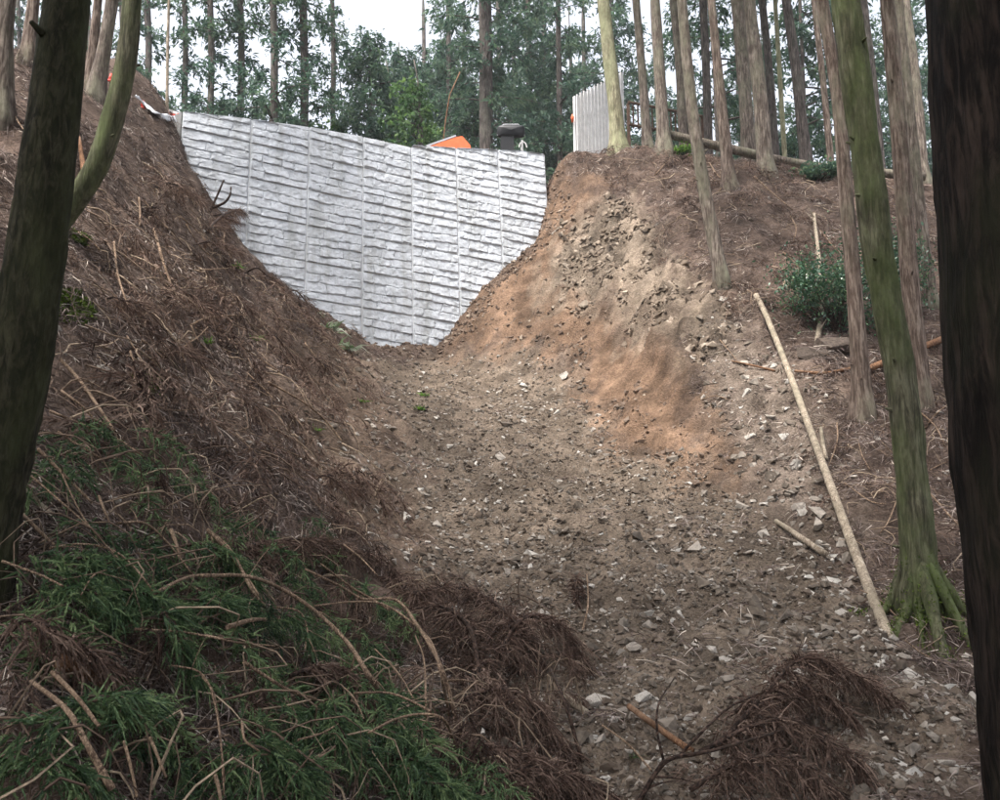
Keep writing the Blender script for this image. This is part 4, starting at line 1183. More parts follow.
for path, w in [([(60, 359), (81, 382), (97, 405), (114, 430)], 5.5), ([(62, 391), (84, 408), (100, 427)], 4), ([(50, 411), (81, 424), (114, 437), (143, 456)], 4),
                ([(58, 432), (81, 447), (104, 460)], 4), ([(154, 229), (162, 258), (172, 288)], 4.5), ([(114, 242), (118, 275), (128, 307)], 3.5),
                ([(191, 325), (211, 317), (247, 315)], 3), ([(191, 325), (198, 340), (214, 356)], 2.8), ([(127, 336), (143, 362), (157, 382)], 2.5),
                ([(130, 351), (135, 369), (133, 388)], 3.5), ([(227, 223), (224, 245), (237, 265), (253, 278)], 2.5), ([(144, 200), (156, 216), (169, 229)], 2.5),
                ([(139, 198), (140, 212), (140, 226)], 3.5), ([(156, 265), (169, 288), (195, 307)], 2.3), ([(185, 362), (183, 349), (198, 337), (208, 327)], 2.5),
                ([(247, 373), (262, 387), (274, 399)], 2.5), ([(268, 382), (303, 402), (326, 421), (342, 441)], 3), ([(271, 317), (310, 324), (333, 330)], 2),
                ([(305, 343), (323, 366), (339, 382)], 2.5), ([(180, 216), (196, 230), (213, 250)], 2.2), ([(186, 224), (200, 246), (218, 262)], 2),
                ([(142, 340), (152, 348), (163, 358)], 4), ([(230, 340), (250, 352), (280, 372)], 2), ([(140, 400), (170, 410), (205, 408)], 2),
                ([(200, 270), (230, 268), (250, 262)], 2), ([(100, 250), (90, 240), (78, 232)], 2.5), ([(260, 440), (290, 452), (330, 470)], 2.2),
                ([(210, 420), (236, 436), (262, 458)], 2), ([(10, 100), (16, 118), (24, 130)], 3)]:
    stick(path, w, M['stick'], L2, group=G2, lift=0.1, twigs=1 if len(path) > 3 else 0)
G3, L3 = 'thin pale twigs on the right slope', 'thin pale twig lying among needles on the right slope'
for path, w in [([(845, 483), (870, 501), (886, 504)], 2.2), ([(899, 494), (889, 520), (880, 533)], 2), ([(915, 408), (935, 426), (945, 446)], 2.8),
                ([(928, 491), (948, 514), (962, 528)], 3), ([(837, 423), (837, 442), (828, 468)], 2.5), ([(754, 176), (769, 190), (793, 210)], 2),
                ([(709, 162), (715, 172), (722, 180)], 2), ([(655, 175), (665, 164), (672, 158)], 1.8), ([(712, 196), (722, 188), (732, 176)], 2),
                ([(790, 215), (796, 228), (794, 240)], 2.2), ([(783, 252), (794, 262), (801, 271)], 2), ([(820, 230), (830, 243), (842, 255)], 2.5),
                ([(930, 470), (945, 462), (960, 452)], 2), ([(925, 428), (935, 415), (948, 404)], 2.2), ([(720, 340), (730, 352), (738, 362)], 1.8),
                ([(880, 440), (895, 455), (912, 462)], 2), ([(700, 400), (716, 396), (735, 402)], 1.6), ([(870, 470), (862, 455), (858, 440)], 1.8),
                ([(860, 590), (880, 600), (902, 622)], 1.8), ([(905, 640), (925, 655), (950, 664)], 2)]:
    stick(path, w, M['stick'], L3, group=G3, lift=0.05)

# ------------------------------------------------------------------ brown and green boughs
def dead_bough(path, w, label, side=0.16, sl=0.13, name='dead_cedar_bough', mat='dead', hang=0.75, droop=0.75, step=0.015, per=12, cat='bough', group=None, nn=12):
    P = np.array([hit(*q) for q in path]); 
    if len(P) > 2:
        P[1:-1, 1] = 0.5 * P[1:-1, 1] + 0.25 * (P[:-2, 1] + P[2:, 1])
        for i in range(1, len(P) - 1): P[i] = at(path[i][0], path[i][1], P[i, 1])
    C = catmull(P, 22); base = C[0].copy()
    root = tag(empty(name, base), label, cat, group)
    d = P[:, 1].mean()
    g = Geo(); tube(g, C - base, np.linspace(w, w * 0.35, 22) / FPX * d * 0.5, 7, 0.5, 0.1, 3)
    link('stem', g.mesh('stem', M['stick_dark'], True), root)
    rng = np.random.default_rng(int(path[0][0] * 3 + path[0][1]))
    f = Geo(); bough_foliage(f, C - base, side, sl, droop, rng, step, per, hang, nn, 0.0026, 0.016)
    tag(link('foliage', f.mesh('foliage', M[mat]), root), kind='stuff')
    return root
dead_bough([(545, 668, 0.05), (505, 612, 0.3), (462, 588, 0.34), (412, 592, 0.22)], 6, 'big brown cedar bough arching up at the head of the brown heap', side=0.24, sl=0.16)
dead_bough([(480, 690, 0.05), (470, 630, 0.3), (440, 606, 0.3), (408, 612, 0.16)], 6, 'brown cedar bough drooping over the tallest arching branch', side=0.24, sl=0.16)
dead_bough([(490, 672, 0.05), (520, 622, 0.32), (552, 618, 0.3), (578, 650, 0.14)], 6, 'brown cedar bough hanging to the right over the gravel', side=0.22, sl=0.16)
dead_bough([(440, 712, 0.05), (490, 690, 0.26), (530, 700, 0.26), (572, 752, 0.1)], 6, 'brown cedar bough fanning out in the middle of the heap', side=0.24, sl=0.16)
dead_bough([(430, 760, 0.05), (480, 745, 0.24), (540, 760, 0.22), (590, 800, 0.06)], 6, 'lowest brown cedar bough at the bottom edge of the heap', side=0.22, sl=0.15)
dead_bough([(470, 800, 0.05), (520, 770, 0.2), (570, 775, 0.18), (620, 800, 0.06)], 6, 'brown cedar bough at the bottom edge left of the dark forked branch', side=0.18, sl=0.13)
dead_bough([(574, 606, 0.02), (576, 592, 0.12), (576, 576, 0.2)], 3, 'small dark brown tuft standing alone on the gravel', side=0.09, sl=0.09)
dead_bough([(716, 748, 0.12), (760, 700, 0.28), (810, 656, 0.34), (885, 690, 0.12)], 5, 'brown bough arching highest over the gravel at lower right', side=0.2, sl=0.15)
dead_bough([(700, 752, 0.1), (755, 725, 0.26), (800, 722, 0.28), (860, 765, 0.1)], 5, 'drooping brown bough on the dark forked branch at lower right', side=0.22, sl=0.16)
dead_bough([(690, 790, 0.06), (740, 762, 0.22), (790, 758, 0.24), (850, 800, 0.06)], 5, 'lowest drooping brown bough at the lower right edge', side=0.22, sl=0.16)
dead_bough([(730, 715, 0.1), (770, 690, 0.22), (815, 690, 0.22), (850, 712, 0.08)], 4, 'short brown bough between the two arching boughs at lower right', side=0.16, sl=0.13)
dead_bough([(205, 232, 0.02), (225, 214, 0.3), (245, 210, 0.35), (258, 224, 0.2)], 3, 'brown tuft hanging in front of the wall beside the forked branch', side=0.3, sl=0.28, step=0.04, per=8)
dead_bough([(0, 640, 0.2), (30, 620, 0.3), (70, 640, 0.3), (100, 662, 0.2)], 5, 'brown bough over the thick cut log in the dark corner', side=0.2, sl=0.12)
dead_bough([(290, 676, 0.2), (318, 666, 0.3), (345, 670, 0.3), (368, 700, 0.2)], 4, 'brown tuft among green boughs at the centre of the brush pile', side=0.12, sl=0.1)
dead_bough([(225, 560, 0.05), (250, 545, 0.2), (320, 540, 0.2), (372, 556, 0.08)], 4, 'brown bough on the upper edge of the green brush pile', side=0.18, sl=0.12)
for k, (x, y) in enumerate([(178, 190), (215, 245), (262, 275), (300, 300), (190, 300), (235, 300), (130, 240), (280, 350), (240, 400), (120, 300), (330, 480), (170, 345)]):
    rr = random.Random(k + 77); dx = rr.uniform(14, 24); dy = rr.uniform(-2, 12)
    dead_bough([(x - dx, y - dy, 0.02), (x - dx * 0.3, y - dy - 4, 0.25), (x + dx * 0.4, y + 2, 0.25), (x + dx, y + dy + 6, 0.06)], 2.2, 'dead brown cedar spray heaped on the left slope', side=0.3, sl=0.2, step=0.035, per=9, group='dead sprays on the left slope', nn=6)
def moss_roots():
    b = hit(921, 604); t = [o for o in bpy.data.objects if o.get('label', '').startswith('mossy green cedar')][0]
    base = np.array(t.location)
    for az, l, r in ((-2.5, 0.42, 0.05), (-1.75, 0.62, 0.06), (-1.1, 0.5, 0.05), (-0.3, 0.4, 0.05), (2.9, 0.4, 0.045), (-2.05, 0.35, 0.035)):
        P = []
        for k in range(7):
            q = k / 6; x, y = base[0] + math.cos(az) * (0.07 + l * q), base[1] + math.sin(az) * (0.07 + l * q)
            P.append((x, y, ground_z(x, y) + 0.34 * (1 - q) ** 2.4 + 0.015 - 0.05 * q))
        g = Geo(); tube(g, catmull(P, 16) - base, np.linspace(r, r * 0.35, 16), 9, 0.6, 0.2, int(l * 100))
        rt = link('root', g.mesh('root', M['bark_moss'], True), t)
        m = Geo(); rng = np.random.default_rng(int(l * 977)); C = catmull(P, 60) - base
        q = np.repeat(C, 6, 0) + rng.normal(0, r * 0.55, (360, 3)) + [0, 0, r * 0.45]
        strands(m, q, rng.normal(0, 0.6, (360, 3)) + [0, 0, 1.0], rng.uniform(0.01, 0.03, 360), rng.uniform(0.1, 0.5, 360), n_needle=2, core=0.006, nw=0.003, needle=0.015, rng=rng)
        tag(link('moss', m.mesh('moss', M['moss']), rt), kind='stuff')
moss_roots()
GB, LB = 'cut green cedar boughs in the foreground', 'fresh green cedar bough drooping over the foreground brush pile'
for k, (x, y) in enumerate([(110, 700), (330, 735), (265, 760), (420, 770), (360, 690), (300, 640), (210, 600), (140, 600), (90, 600), (170, 640), (440, 790), (300, 790), (215, 560), (90, 560), (60, 770), (390, 740)]):
    rr = random.Random(k * 5 + 1)
    a = rr.uniform(-0.5, 0.9)
    dx, dy = 42 * math.cos(a), 30 * math.sin(a) + 14
    dead_bough([(x - dx, y - dy * 0.6, 0.12), (x - dx * 0.3, y - dy * 0.8, 0.3), (x + dx * 0.3, y - dy * 0.2, 0.3), (x + dx * 0.8, y + dy, 0.16)], 3.5, LB, side=0.19, sl=0.08, name='green_cedar_bough', mat='green', hang=0.5, droop=0.6, step=0.014, per=11, group=GB)

# ------------------------------------------------------------------ loose masses: brush, needles, gravel
zone('greenpile', [(20, 440), (130, 440), (190, 470), (260, 520), (330, 560), (360, 620), (400, 700), (470, 770), (480, 850), (-60, 850), (-60, 560)])
zone('brownpile', [(330, 540), (410, 570), (500, 600), (580, 640), (560, 720), (600, 840), (440, 840), (430, 700), (380, 620)])
zone('brownright', [(700, 740), (780, 660), (870, 680), (860, 760), (880, 840), (640, 840)])

def sample(n, rng, p=1.0, xr=(-0.75, 0.75), yr=(2.0, 22.0)):
    """ground points, denser close to where one stands"""
    e = 1 - p
    u = rng.random(n)
    Y = yr[0] * (yr[1] / yr[0]) ** u if abs(e) < 1e-6 else (yr[0] ** e + u * (yr[1] ** e - yr[0] ** e)) ** (1 / e)
    X = rng.uniform(xr[0], xr[1], n) * (Y + 0.5)
    return X, Y
def front_of_wall(X, Y):
    u, w = wall_uw(X, Y)
    return ~((w > -0.05) & (u > -0.3) & (u < WLEN + 0.02))

def brush(name, zn, n, variants, mat, label, cat, lift, size, seed):
    rng = np.random.default_rng(seed)
    bb0, bb1 = ZONES[zn].min(0) - 0.2, ZONES[zn].max(0) + 0.2
    g = Geo(); X = np.zeros(0); Y = np.zeros(0)
    while len(X) < n:
        x, y = rng.uniform(bb0[0], bb1[0], n * 3), rng.uniform(bb0[1], bb1[1], n * 3)
        keep = inside(zn, x, y, 0.15) & (y > 1.5)
        X, Y = np.concatenate([X, x[keep]]), np.concatenate([Y, y[keep]])
    X, Y = X[:n], Y[:n]
    Z = height(X, Y) + rng.uniform(0.0, 1.0, n) ** 1.3 * lift
    N = normal(X, Y)
    down = np.arctan2(N[:, 1], N[:, 0])
    yaw = down + rng.normal(0, 1.1, n)
    ROT = rot_align(N, yaw, 0.75)
    tl = rng.normal(0, 0.25, n)
    S = rng.uniform(*size, n)
    v = rng.integers(0, len(variants), n)
    for i, a in enumerate(variants):
        mk = v == i
        scatter(g, a, np.stack([X, Y, Z], 1)[mk], ROT[mk], S[mk], 0.22, rng)
    return tag(link(name, g.mesh(name, mat)), label, cat, kind='stuff')

GV = [bough_variant(100 + k, 0.42, side=0.5, sl=0.075, droop=0.45, step=0.024, per=9, hang=0.35, n_needle=8, nw=0.003, needle=0.016)[0] for k in range(4)]
DV = [bough_variant(200 + k, 0.42, side=0.42, sl=0.12, droop=0.8, step=0.03, per=6, hang=0.8, n_needle=8, nw=0.003, needle=0.016)[0] for k in range(4)]
brush('green_brush', 'greenpile', 100, GV, M['green'], 'mass of cut green cedar foliage filling the lower left', 'brush', 0.26, (0.6, 1.15), 41)
brush('mixed_dead_brush', 'greenpile', 75, DV, M['dead'], 'dead brown cedar foliage mixed into the green brush pile', 'brush', 0.2, (0.5, 1.0), 42)
brush('dead_brush', 'brownpile', 70, DV, M['dead'], 'heap of dead brown cedar foliage at the bottom centre', 'brush', 0.22, (0.6, 1.1), 43)
brush('dead_brush', 'brownright', 24, DV, M['dead'], 'loose dead brown cedar foliage at the lower right', 'brush', 0.1, (0.5, 0.9), 44)

zone('leftslope', [(90, 210), (170, 170), (240, 262), (340, 335), (380, 420), (400, 520), (330, 540), (200, 455), (60, 430), (60, 300)])
zone('rightbank', [(560, 158), (700, 160), (960, 185), (960, 300), (760, 330), (700, 300), (650, 205), (600, 190)])
zone('rightfoot', [(800, 380), (960, 330), (980, 640), (900, 640), (840, 520)])
LV = [bough_variant(600 + k, 0.5, side=0.45, sl=0.16, droop=0.7, step=0.05, per=6, hang=0.6, n_needle=4, nw=0.006, needle=0.03)[0] for k in range(4)]
brush('slope_brush', 'leftslope', 170, LV, M['dead'], 'dead brown cedar sprays strewn down the left slope', 'brush', 0.12, (0.6, 1.5), 45)
brush('bank_brush', 'rightbank', 150, LV, M['dead'], 'dead brown cedar sprays matted along the top of the right bank', 'brush', 0.1, (0.7, 1.6), 46)
brush('foot_brush', 'rightfoot', 50, LV, M['dead'], 'dead brown sprays around the right-hand tree feet', 'brush', 0.06, (0.5, 1.0), 47)

def tangle(name, zn, n, lift, L, r, seed, label):
    rng = np.random.default_rng(seed)
    bb0, bb1 = ZONES[zn].min(0), ZONES[zn].max(0); g = Geo(); k = 0
    X, Y = rng.uniform(bb0[0], bb1[0], n * 6), rng.uniform(bb0[1], bb1[1], n * 6)
    m = inside(zn, X, Y, 0.15) & (Y > 2.2) & front_of_wall(X, Y); X, Y = X[m][:n], Y[m][:n]
    Z = height(X, Y); N = normal(X, Y)
    yaw = np.arctan2(N[:, 1], N[:, 0]) + rng.normal(0, 0.9, len(X)); R = rot_align(N, yaw)
    for i in range(len(X)):
        l = L * rng.uniform(0.4, 1.5); t = np.linspace(-0.5, 0.5, 6)
        b = rng.normal(0, 0.22, 2); h = rng.uniform(0.1, 1) * lift
        P = np.stack([l * t, l * b[0] * (4 * t * t - 0.3) + 0.05 * l * np.sin(t * 9 + i), h * (1 - 3.2 * t * t) + l * 0.12 * b[1] * t], 1)
        rr_ = r * rng.uniform(0.5, 1.5)
        tube(g, P @ R[i].T + np.array([X[i], Y[i], Z[i] + rr_]), np.linspace(rr_, rr_ * 0.4, 6), 4, rng.random())
    tag(link(name, g.mesh(name, M['twig'])), label, 'twigs', kind='stuff')
tangle('twig_tangle', 'greenpile', 300, 0.34, 0.42, 0.0042, 81, 'thin bare twigs tangled through the green brush pile')
tangle('twig_tangle', 'brownpile', 130, 0.3, 0.4, 0.004, 82, 'thin bare twigs tangled through the brown heap')
tangle('twig_tangle', 'leftslope', 650, 0.14, 0.55, 0.0065, 83, 'thin dry twigs strewn over the left slope')
tangle('twig_tangle', 'rightbank', 380, 0.12, 0.6, 0.008, 84, 'thin dry twigs along the top of the right bank')
tangle('twig_tangle', 'rightfoot', 260, 0.1, 0.45, 0.005, 85, 'thin dry twigs around the right-hand tree feet')

# needle litter: clumps of curved dead strands on every slope outside the gravel
def litter_template(seed, n=17):
    rng = np.random.default_rng(seed); g = Geo()
    P0 = rng.normal(0, 0.3, (n, 3)) * np.array([1, 1, 0.12]) + np.array([0, 0, 0.06])
    a = rng.normal(0, 1.2, n)
    D = np.stack([np.cos(a), np.sin(a), rng.normal(0.12, 0.3, n)], 1)
    L = rng.uniform(0.3, 0.9, n)
    R = np.clip(rng.normal(0.42, 0.2, n) + (rng.random(n) < 0.06) * 0.45, 0, 1)
    strands(g, P0, D, L, rng.uniform(0.1, 0.6, n), n_needle=0, core=0.015, rng=rng, rnd=R)
    return g.arrays()
def litter():
    rng = np.random.default_rng(51)
    X, Y = sample(23000, rng, 0.75, (-0.75, 0.75), (2.8, 22))
    keep = front_of_wall(X, Y) & ~inside('red', X, Y, 0.3) & ~inside('tan', X, Y, 0.3)
    gv = inside('gravel', X, Y, 0.35); sc = inside('scree', X, Y, 0.3)
    keep &= (~gv | (rng.random(len(X)) < 0.04)) & (~sc | (rng.random(len(X)) < 0.3))
    lb = inside('leftbare', X, Y, 0.4)
    keep &= (~lb | (rng.random(len(X)) < 0.18))
    keep &= fbm(X * 1.3, Y * 1.3, 3, 66) - 0.25 * (X > 2) * (Y > 9) * -1 > -0.14 + rng.normal(0, 0.08, len(X))
    X, Y = X[keep], Y[keep]; n = len(X)
    N = normal(X, Y); yaw = np.arctan2(N[:, 1], N[:, 0]) + rng.normal(0, 0.9, n)
    ROT = rot_align(N, yaw, 1.0); S = rng.uniform(0.14, 0.34, n) * (Y / 9) ** 0.25
    Z = height(X, Y) + rng.uniform(-0.01, 0.05, n) * (fbm(X * 1.6, Y * 1.6, 2, 19) > 0)
    g = Geo(); v = rng.integers(0, 5, n)
    for i in range(5):
        mk = v == i
        scatter(g, litter_template(300 + i), np.stack([X, Y, Z], 1)[mk], ROT[mk], S[mk], 0.16, rng)
    tag(link('needle_litter', g.mesh('needle_litter', M['litter'])), 'dead brown cedar needles and twiglets covering both slopes', 'litter', kind='stuff')
    return n
litter()

def rock_template(seed, npts=10, flat=0.55):
    """angular slaty shard: the hull of a few points"""
    import bmesh
    rng = np.random.default_rng(seed)
    P = rng.normal(size=(npts, 3)); P /= np.linalg.norm(P, axis=1)[:, None] ** 0.8
    P = np.clip(P, -0.85, 0.85) * np.array([1.1, rng.uniform(0.6, 0.95), flat * rng.uniform(0.6, 1.2)])
    bm = bmesh.new()
    for p in P: bm.verts.new(p)
    r = bmesh.ops.convex_hull(bm, input=bm.verts)
    bmesh.ops.delete(bm, geom=[v for v in bm.verts if not v.link_faces], context='VERTS')
    bmesh.ops.triangulate(bm, faces=bm.faces[:]); bm.verts.index_update()
    V = np.array([v.co[:] for v in bm.verts]); T = np.array([[v.index for v in f.verts] for f in bm.faces]); bm.free()
    return V, T, np.zeros((0, 4), int), np.full(len(V), 0.5)
RT = [rock_template(400 + k, 8) for k in range(9)]

def gravel(name, n, seed, zfun, size, mat, label, cat, p=0.9, pale=0.16, xr=(-0.75, 0.75), yr=(2.6, 21), sink=0.1):
    rng = np.random.default_rng(seed)
    X, Y = sample(n, rng, p, xr, yr)
    k = front_of_wall(X, Y) & zfun(X, Y, rng)
    X, Y = X[k], Y[k]; n = len(X)
    S = np.exp(rng.normal(math.log(size), 0.62, n)) * (Y / 7) ** 0.45
    S = np.clip(S, size * 0.3, size * 4)
    Z = height(X, Y) + S * sink
    N = normal(X, Y)
    ROT = rot_align(N + rng.normal(0, 0.35, N.shape), rng.uniform(0, 6.28, n), 1.0)
    g = Geo(); v = rng.integers(0, len(RT), n)
    for i, a in enumerate(RT):
        mk = v == i
        if not mk.any(): continue
        r = np.clip(rng.normal(0.38, 0.16, mk.sum()) + (rng.random(mk.sum()) < pale) * 0.42, 0, 1)
        V, T, Q, R = a
        W = np.einsum('kij,vj->kvi', ROT[mk], V) * S[mk][:, None, None] + np.stack([X, Y, Z], 1)[mk][:, None]
        o = np.arange(mk.sum())[:, None, None] * len(V)
        g.add(W.reshape(-1, 3), T=(o + T[None]).reshape(-1, 3), rnd=np.repeat(r, len(V)))
    return tag(link(name, g.mesh(name, mat)), label, cat, kind='stuff')
gravel('gravel', 78000, 61, lambda X, Y, r: inside('gravel', X, Y, 0.3) & (fbm(X * 2.2, Y * 2.2, 3, 71) > -0.4), 0.0145, M['stone'], 'grey angular gravel covering the gully floor', 'gravel', xr=(-0.25, 0.68))
gravel('coarse_gravel', 1700, 62, lambda X, Y, r: inside('gravel', X, Y, 0.3) | inside('scree', X, Y, 0.3), 0.03, M['stone'], 'larger broken stones mixed through the gully gravel', 'gravel', pale=0.3, xr=(-0.25, 0.72))
gravel('scree', 17000, 63, lambda X, Y, r: inside('scree', X, Y, 0.4), 0.026, M['stone'], 'pale broken scree along the foot of the right bank', 'scree', pale=0.42, xr=(0.1, 0.75), p=0.4)
gravel('rock_fragments', 18000, 64, lambda X, Y, r: inside('tan', X, Y, 0.5) & (fbm(X * 1.8, Y * 1.8, 3, 44) > -0.1), 0.032, M['rock'], 'tan rock fragments weathering out of the cut bank', 'rock', xr=(0.0, 0.35), yr=(11, 20), p=0.3, pale=0.3, sink=-0.15)
gravel('soil_crumbs', 11000, 65, lambda X, Y, r: inside('red', X, Y, 0.3) & (fbm(X * 1.5, Y * 1.5, 3, 15) > -0.1), 0.02, M['redclod'], 'crumbs of soil and stone on the reddish cut slope', 'soil', xr=(-0.15, 0.4), yr=(8.5, 20.5), p=0.4, pale=0.04)
gravel('soil_clods', 26000, 67, lambda X, Y, r: inside('gravel', X, Y, 0.35), 0.014, M['clod'], 'dark earth clods between the gully stones', 'soil', pale=0.0, xr=(-0.25, 0.68), yr=(3.6, 18))
gravel('bare_slope_chips', 5200, 68, lambda X, Y, r: inside('leftbare', X, Y, 0.4), 0.02, M['stone'], 'pale stone chips in the bare foot of the left slope', 'gravel', pale=0.35, xr=(-0.35, 0.0), yr=(5, 18), p=0.6)
gravel('wall_foot_rubble', 22000, 69, lambda X, Y, r: (wall_uw(X, Y)[1] > -0.75 - 0.4 * r.random(len(X))) & (wall_uw(X, Y)[0] > 0.3) & (wall_uw(X, Y)[0] < WLEN + 0.3), 0.019, M['redclod'], 'spilled soil and stones along the foot of the wall', 'rubble', pale=0.2, xr=(-0.4, 0.1), yr=(15, 20.5), p=0.2)
gravel('slope_chips', 6500, 66, lambda X, Y, r: ~inside('gravel', X, Y, 0.2) & ~inside('red', X, Y, 0.2) & (fbm(X * 0.8, Y * 0.8, 2, 88) > -0.05), 0.017, M['stone'], 'pale stone chips scattered through the needle litter', 'gravel', pale=0.5)

# single stones large enough to pick out
SM = [make_mesh('stone', *(lambda a: (a[0], [a[1]]))(rock_template(500 + k, 16)), M['stone'], False, None) for k in range(8)]
for _k, _m in enumerate(SM):
    _a = _m.attributes.new('rnd', 'FLOAT', 'POINT'); _a.data.foreach_set('value', np.full(len(_m.vertices), 0.6 + 0.05 * (_k % 7), np.float32))
def stone(x, y, w, label='pale angular stone lying on the gully gravel', group='single pale stones on the gully gravel', k=None, sq=1.0):
    p = hit(x, y); s = w / FPX * p[1] * 0.5
    r = random.Random(int(x * 31 + y))
    o = link('stone', SM[r.randrange(8) if k is None else k], None, Vector(p) + Vector((0, 0, s * 0.12)))
    o.scale = (s, s, s * sq); N = normal(np.array([p[0]]), np.array([p[1]]))
    o.rotation_euler = Matrix(rot_align(N, np.array([r.uniform(-0.6, 0.6)]))[0].tolist()).to_euler()
    return tag(o, label, 'stone', group)
for x, y, w in [(704, 494, 10), (597, 702, 24), (623, 713, 20), (644, 700, 26), (637, 717, 16), (726, 662, 18), (740, 660, 10), (645, 652, 10), (634, 648, 16),
                (602, 612, 10), (561, 669, 12), (694, 717, 20), (842, 614, 15), (815, 622, 9), (803, 605, 10), (808, 618, 9), (868, 595, 9), (853, 634, 13), (873, 648, 10),
                (885, 640, 9), (905, 657, 14), (858, 639, 12), (890, 718, 10), (910, 703, 14), (897, 712, 12), (888, 690, 12), (945, 764, 20), (968, 770, 14), (880, 725, 12),
                (905, 735, 10), (850, 705, 10), (975, 780, 12), (745, 623, 12), (682, 592, 10), (692, 661, 10), (750, 590, 10), (735, 552, 10), (745, 520, 9), (780, 560, 10),
                (790, 578, 9), (770, 545, 8), (560, 482, 9), (525, 456, 9), (468, 482, 9), (508, 417, 7), (640, 462, 7), (608, 486, 9), (590, 484, 8), (615, 565, 9), (660, 531, 11),
                (480, 545, 9), (472, 552, 8), (573, 553, 9), (530, 540, 8), (516, 503, 7), (555, 520, 7), (444, 440, 7), (446, 415, 6), (470, 398, 6), (500, 392, 6), (545, 600, 9), (620, 600, 8),
                (705, 570, 9), (675, 620, 10), (700, 690, 12), (720, 640, 9), (610, 650, 9), (660, 680, 10), (760, 612, 9), (830, 640, 10), (930, 745, 11), (955, 720, 10), (640, 785, 12), (605, 770, 10), (870, 770, 12), (900, 780, 14), (925, 792, 12)]:
    stone(x, y, w)
for x, y, w, lab in [(300, 440, 11, 'pale stone beside a stick on the left slope'), (302, 437, 7, 'small pale stone touching another on the left slope'),
                     (425, 495, 12, 'grey block half buried at the left edge of the gravel'), (360, 455, 11, 'dark block jutting from the foot of the left slope'),
                     (106, 372, 22, 'greenish flat stone in the left slope near the mossy patch'), (120, 362, 16, 'flat grey stone above the greenish one on the left slope'),
                     (810, 380, 12, 'white stone under the thin orange-red branch'), (752, 438, 16, 'grey stone left of the long pale pole'), (787, 424, 9, 'small pale stone right of the grey one by the pole'),
                     (815, 500, 14, 'grey stone right of the middle of the long pole'), (556, 232, 12, 'pale rock slab beside the right end of the wall')]:
    stone(x, y, w, lab, None)
# ledge rock under the shrub
for x, y, w, lab in [(842, 352, 56, 'dark layered boulder under the leafy shrub'), (812, 356, 36, 'smaller dark rock left of the boulder under the shrub')]:
    o = stone(x, y, w, lab, None, sq=0.9); o.name = 'boulder'; o['category'] = 'boulder'
    o.data = o.data.copy(); o.data.materials[0] = M['darkrock']

# ------------------------------------------------------------------ shrubs, bamboo grass, sprigs, moss
def shrub(label, x, y, rx, ry, n, leaf, mat, name='shrub', seed=1, sq=1.0, base_y=None):
    rng = np.random.default_rng(seed)
    b = hit(x, base_y or y + ry); d = b[1]
    c = at(x, y, d) - b; RX, RZ = rx / FPX * d, ry / FPX * d
    root = tag(empty(name, b), label, 'shrub')
    g, w = Geo(), Geo()
    nc = 26
    cc = rng.normal(size=(nc, 3)); cc /= np.linalg.norm(cc, axis=1)[:, None]; cc *= rng.uniform(0.3, 0.95, (nc, 1)) ** 0.6
    cc = c + cc * np.array([RX, RX * 0.7, RZ])
    for q in cc:
        st = catmull([np.array([0, 0, -0.05]), q * np.array([0.4, 0.4, 0.55]) + rng.normal(0, 0.04, 3), q], 7)
        tube(w, st, np.linspace(0.012, 0.003, 7), 5)
    per = n // nc
    P = np.repeat(cc, per, 0) + rng.normal(0, 1, (per * nc, 3)) * np.array([RX, RX, RZ]) * rng.uniform(0.1, 0.34, (per * nc, 1))
    dd = rng.normal(size=P.shape) + np.array([0, 0, 0.2]); dd /= np.linalg.norm(dd, axis=1)[:, None]
    s = np.cross(dd, rng.normal(size=P.shape) * 0.4 + np.array([0, 0, 1.0])); s /= np.linalg.norm(s, axis=1)[:, None]
    l = leaf * rng.uniform(0.6, 1.3, (len(P), 1))
    V = np.stack([P, P + dd * l * 0.5 + s * l * 0.24, P + dd * l, P + dd * l * 0.5 - s * l * 0.24], 1).reshape(-1, 3)
    g.add(V, Q=np.arange(len(V)).reshape(-1, 4), rnd=np.repeat(np.clip(rng.normal(0.5, 0.25, len(P)), 0, 1), 4))
    tag(link('stems', w.mesh('stems', M['stick_dark']), root), kind='stuff'); tag(link('leaves', g.mesh('leaves', mat), root), kind='stuff')
shrub('glossy green leafy shrub behind the straight cedar on the right bank', 838, 284, 54, 52, 6600, 0.065, M['shrub'], seed=1)
shrub('glossy shrub showing between the mossy cedar and its neighbour', 906, 276, 28, 46, 3000, 0.06, M['shrub'], seed=2)
shrub('low green undergrowth behind the lower half of the fallen log', 798, 150, 32, 16, 1400, 0.14, M['crown'], seed=3)
shrub('small fern-like shrub at the foot of the brown cedar by the log', 820, 172, 26, 10, 900, 0.12, M['crown'], seed=4)
shrub('bright green weed at the foot of the white slat fence', 598, 143, 14, 8, 700, 0.1, M['grass'], seed=5)
shrub('small green weed at the foot of the trunk with pale flared foot', 684, 152, 10, 6, 400, 0.09, M['grass'], seed=6)

